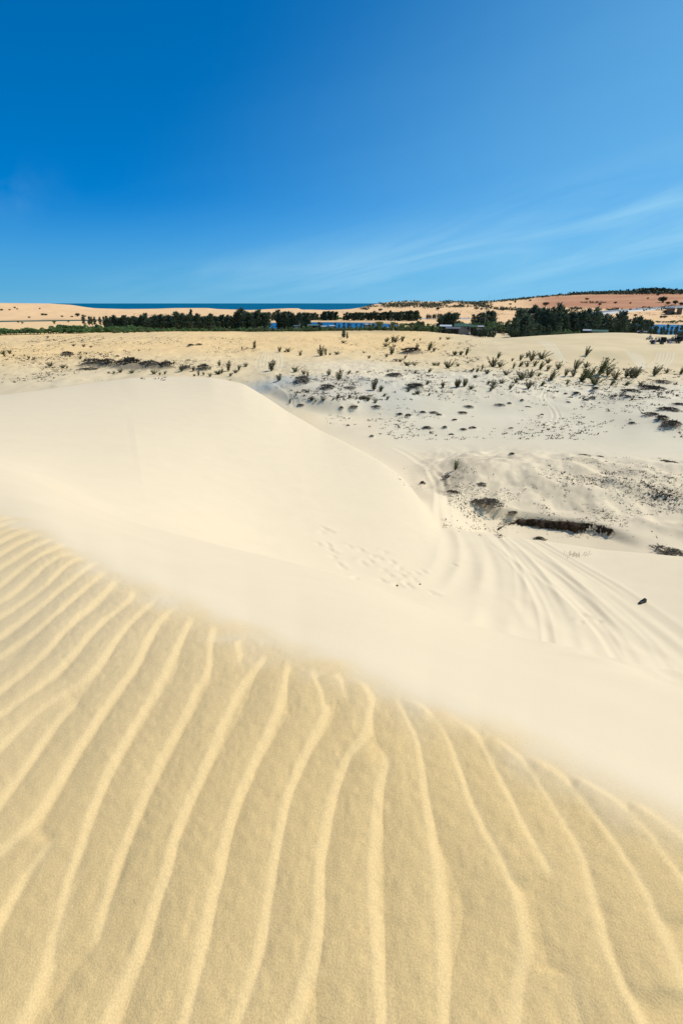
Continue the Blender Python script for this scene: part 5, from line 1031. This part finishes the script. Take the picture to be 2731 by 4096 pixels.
hut(1177, 1198, 1301, 1304, 1310, 322, 4, M_teal, M_wall, 'small teal-roofed lakeside hut with white post beside it'); hut(1232, 1272, 1298, 1302, 1308, 326, 5, M_teal, None, 'long teal-roofed lakeside shelter', name='shelter'); hut(1286, 1304, 1303, 1306, 1310, 318, 3.5, M_wroof, M_wall, 'tiny white-roofed hut between the lakeside shelter and saplings'); hut(1318, 1336, 1301, 1304, 1309, 322, 3.5, M_lgrey, M_wall, 'tiny grey-roofed hut among saplings by the lake'); hut(1460, 1480, 1295, 1298, 1304, 330, 4, M_wroof, M_wall, 'pale hut among bushes at the lake end')
hut(2333, 2358, 1318, 1322, 1330, 244, 4, M_wroof, None, 'small pale canopy under the grove beside the water', name='canopy'); hut(2366, 2424, 1320, 1326, 1334, 240, 5, M_green, M_wall, 'low green-roofed hut behind the plateau brow'); hut(2550, 2580, 1324, 1328, 1334, 240, 4, M_slate, M_wall, 'grey-roofed hut behind the black quad bike')
hut(2664, 2698, 1230, 1233, 1238, 720, 9, M_slate, M_wood, 'dark roadside house at the bend of the hillside road'); hut(2706, 2728, 1229, 1232, 1237, 725, 8, M_teal, M_wood, 'teal-roofed roadside house next to the dark house')
def pole(px, ytop, ybase, r, label, arms=2):
    x, y, z = at_range(px, r); H = r * float(pix(px, ytop)[1]) - z; e = bpy.data.objects.new('utility_pole', None); COL.objects.link(e); e.location = (x, y, z - .3); e.rotation_euler = (0, 0, -float(pix(px, ytop)[0]) + .4); tag(e, label, 'pole'); M = material('grey_pole', (.30, .29, .27), .85, .15, 2)
    MB().tube([(0, 0, 0), (0, 0, H + .3)], [.22, .14], 8).build('pole_shaft', M, e)
    for k in range(arms): MB().box((0, 0, H - .5 - k * 1.0), (2.2, .14, .14)).build('crossarm', M, e)
pole(1562, 1270, 1300, 335, 'short utility pole standing among the bushes by the hedge row'); pole(1938, 1228, 1318, 372, 'tall utility pole rising above the casuarina clump by the greenhouses', 3); pole(1943, 1176, 1207, 1450, 'distant slender mast on the far scrub ridge', 1)
pole(1198, 1290, 1310, 322, 'short white post beside the teal-roofed lakeside hut', 1)
fe = bpy.data.objects.new('fence', None); COL.objects.link(fe); tag(fe, 'post and rail fence running along the sand path', 'fence')
fp = [ground(x, y, 225)[0] for x, y in ((1938, 1303), (1960, 1314), (1985, 1326), (2006, 1337), (2016, 1343))]; fp = np.array(fp); dd = np.r_[0, np.cumsum(np.linalg.norm(np.diff(fp, axis=0), axis=1))]; nn = min(40, int(dd[-1] / 4) + 2); fe.location = fp[0]
F_ = np.stack([np.interp(np.linspace(0, dd[-1], nn), dd, fp[:, i]) for i in range(3)], 1) - fp[0]
for q in F_: MB().tube([q + np.array([0, 0, -.3]), q + np.array([0, 0, 1.5])], [.12, .1], 6).build('post', M_wood, fe)
for h_ in (.7, 1.3): MB().tube([q + np.array([0, 0, h_]) for q in F_], [.06] * nn, 5).build('rail', M_wood, fe)

# ------------------------------------------------------------------ small debris on the terrace
def lump(px, py, wpx, label, mat):
    p, r, a = ground(px, py); w = wpx * r / 2048; V, F = [], []; n, m_ = 12, 7
    for i in range(m_):
        ph = math.pi * i / (m_ - 1)
        for j in range(n):
            th = 2 * math.pi * j / n; q = 1 + .35 * math.sin(2 * th + 1) * math.sin(ph) + .2 * math.sin(3 * th + 2 * ph); V.append((w * .62 * q * math.sin(ph) * math.cos(th), w * .32 * q * math.sin(ph) * math.sin(th), w * .42 * (math.cos(ph) + .6) * (1 + .4 * math.cos(th))))
    for i in range(m_ - 1):
        for j in range(n): F.append((i * n + j, i * n + (j + 1) % n, (i + 1) * n + (j + 1) % n, (i + 1) * n + j))
    o = meshobj('debris', V, F, mat, None, True); o.location = (p[0], p[1], zat(p[0], p[1]) - .02); o.rotation_euler = (0, .15, .3); tag(o, label, 'debris')
lump(2565, 2412, 26, 'black crumpled lump of debris lying on the tyre-marked sand', M_blk); lump(1677, 2338, 9, 'tiny dark scrap lying beside the footprints', M_blk); lump(1585, 2344, 11, 'thin brown scrap at the edge of the footprints', M_wood)
tv2 = MB()
for px, py in ((2270, 2222), (2290, 2224), (2310, 2224), (2335, 2222), (2282, 2220)):
    p, r, a = ground(px, py)
    for k in range(14): tv2.blade((p[0] + random.gauss(0, .12), p[1] + random.gauss(0, .12), zat(p[0], p[1]) - .01), rv() * np.array([.5, .5, .3]) + np.array([.2, 0, 1]), random.uniform(.08, .28), .008)
tag(tv2.build('grass_tuft', material('dry_grass', (.30, .25, .13), .9, .2, 4)), 'faint dry grass tuft on the near rim of the terrace', 'grass')
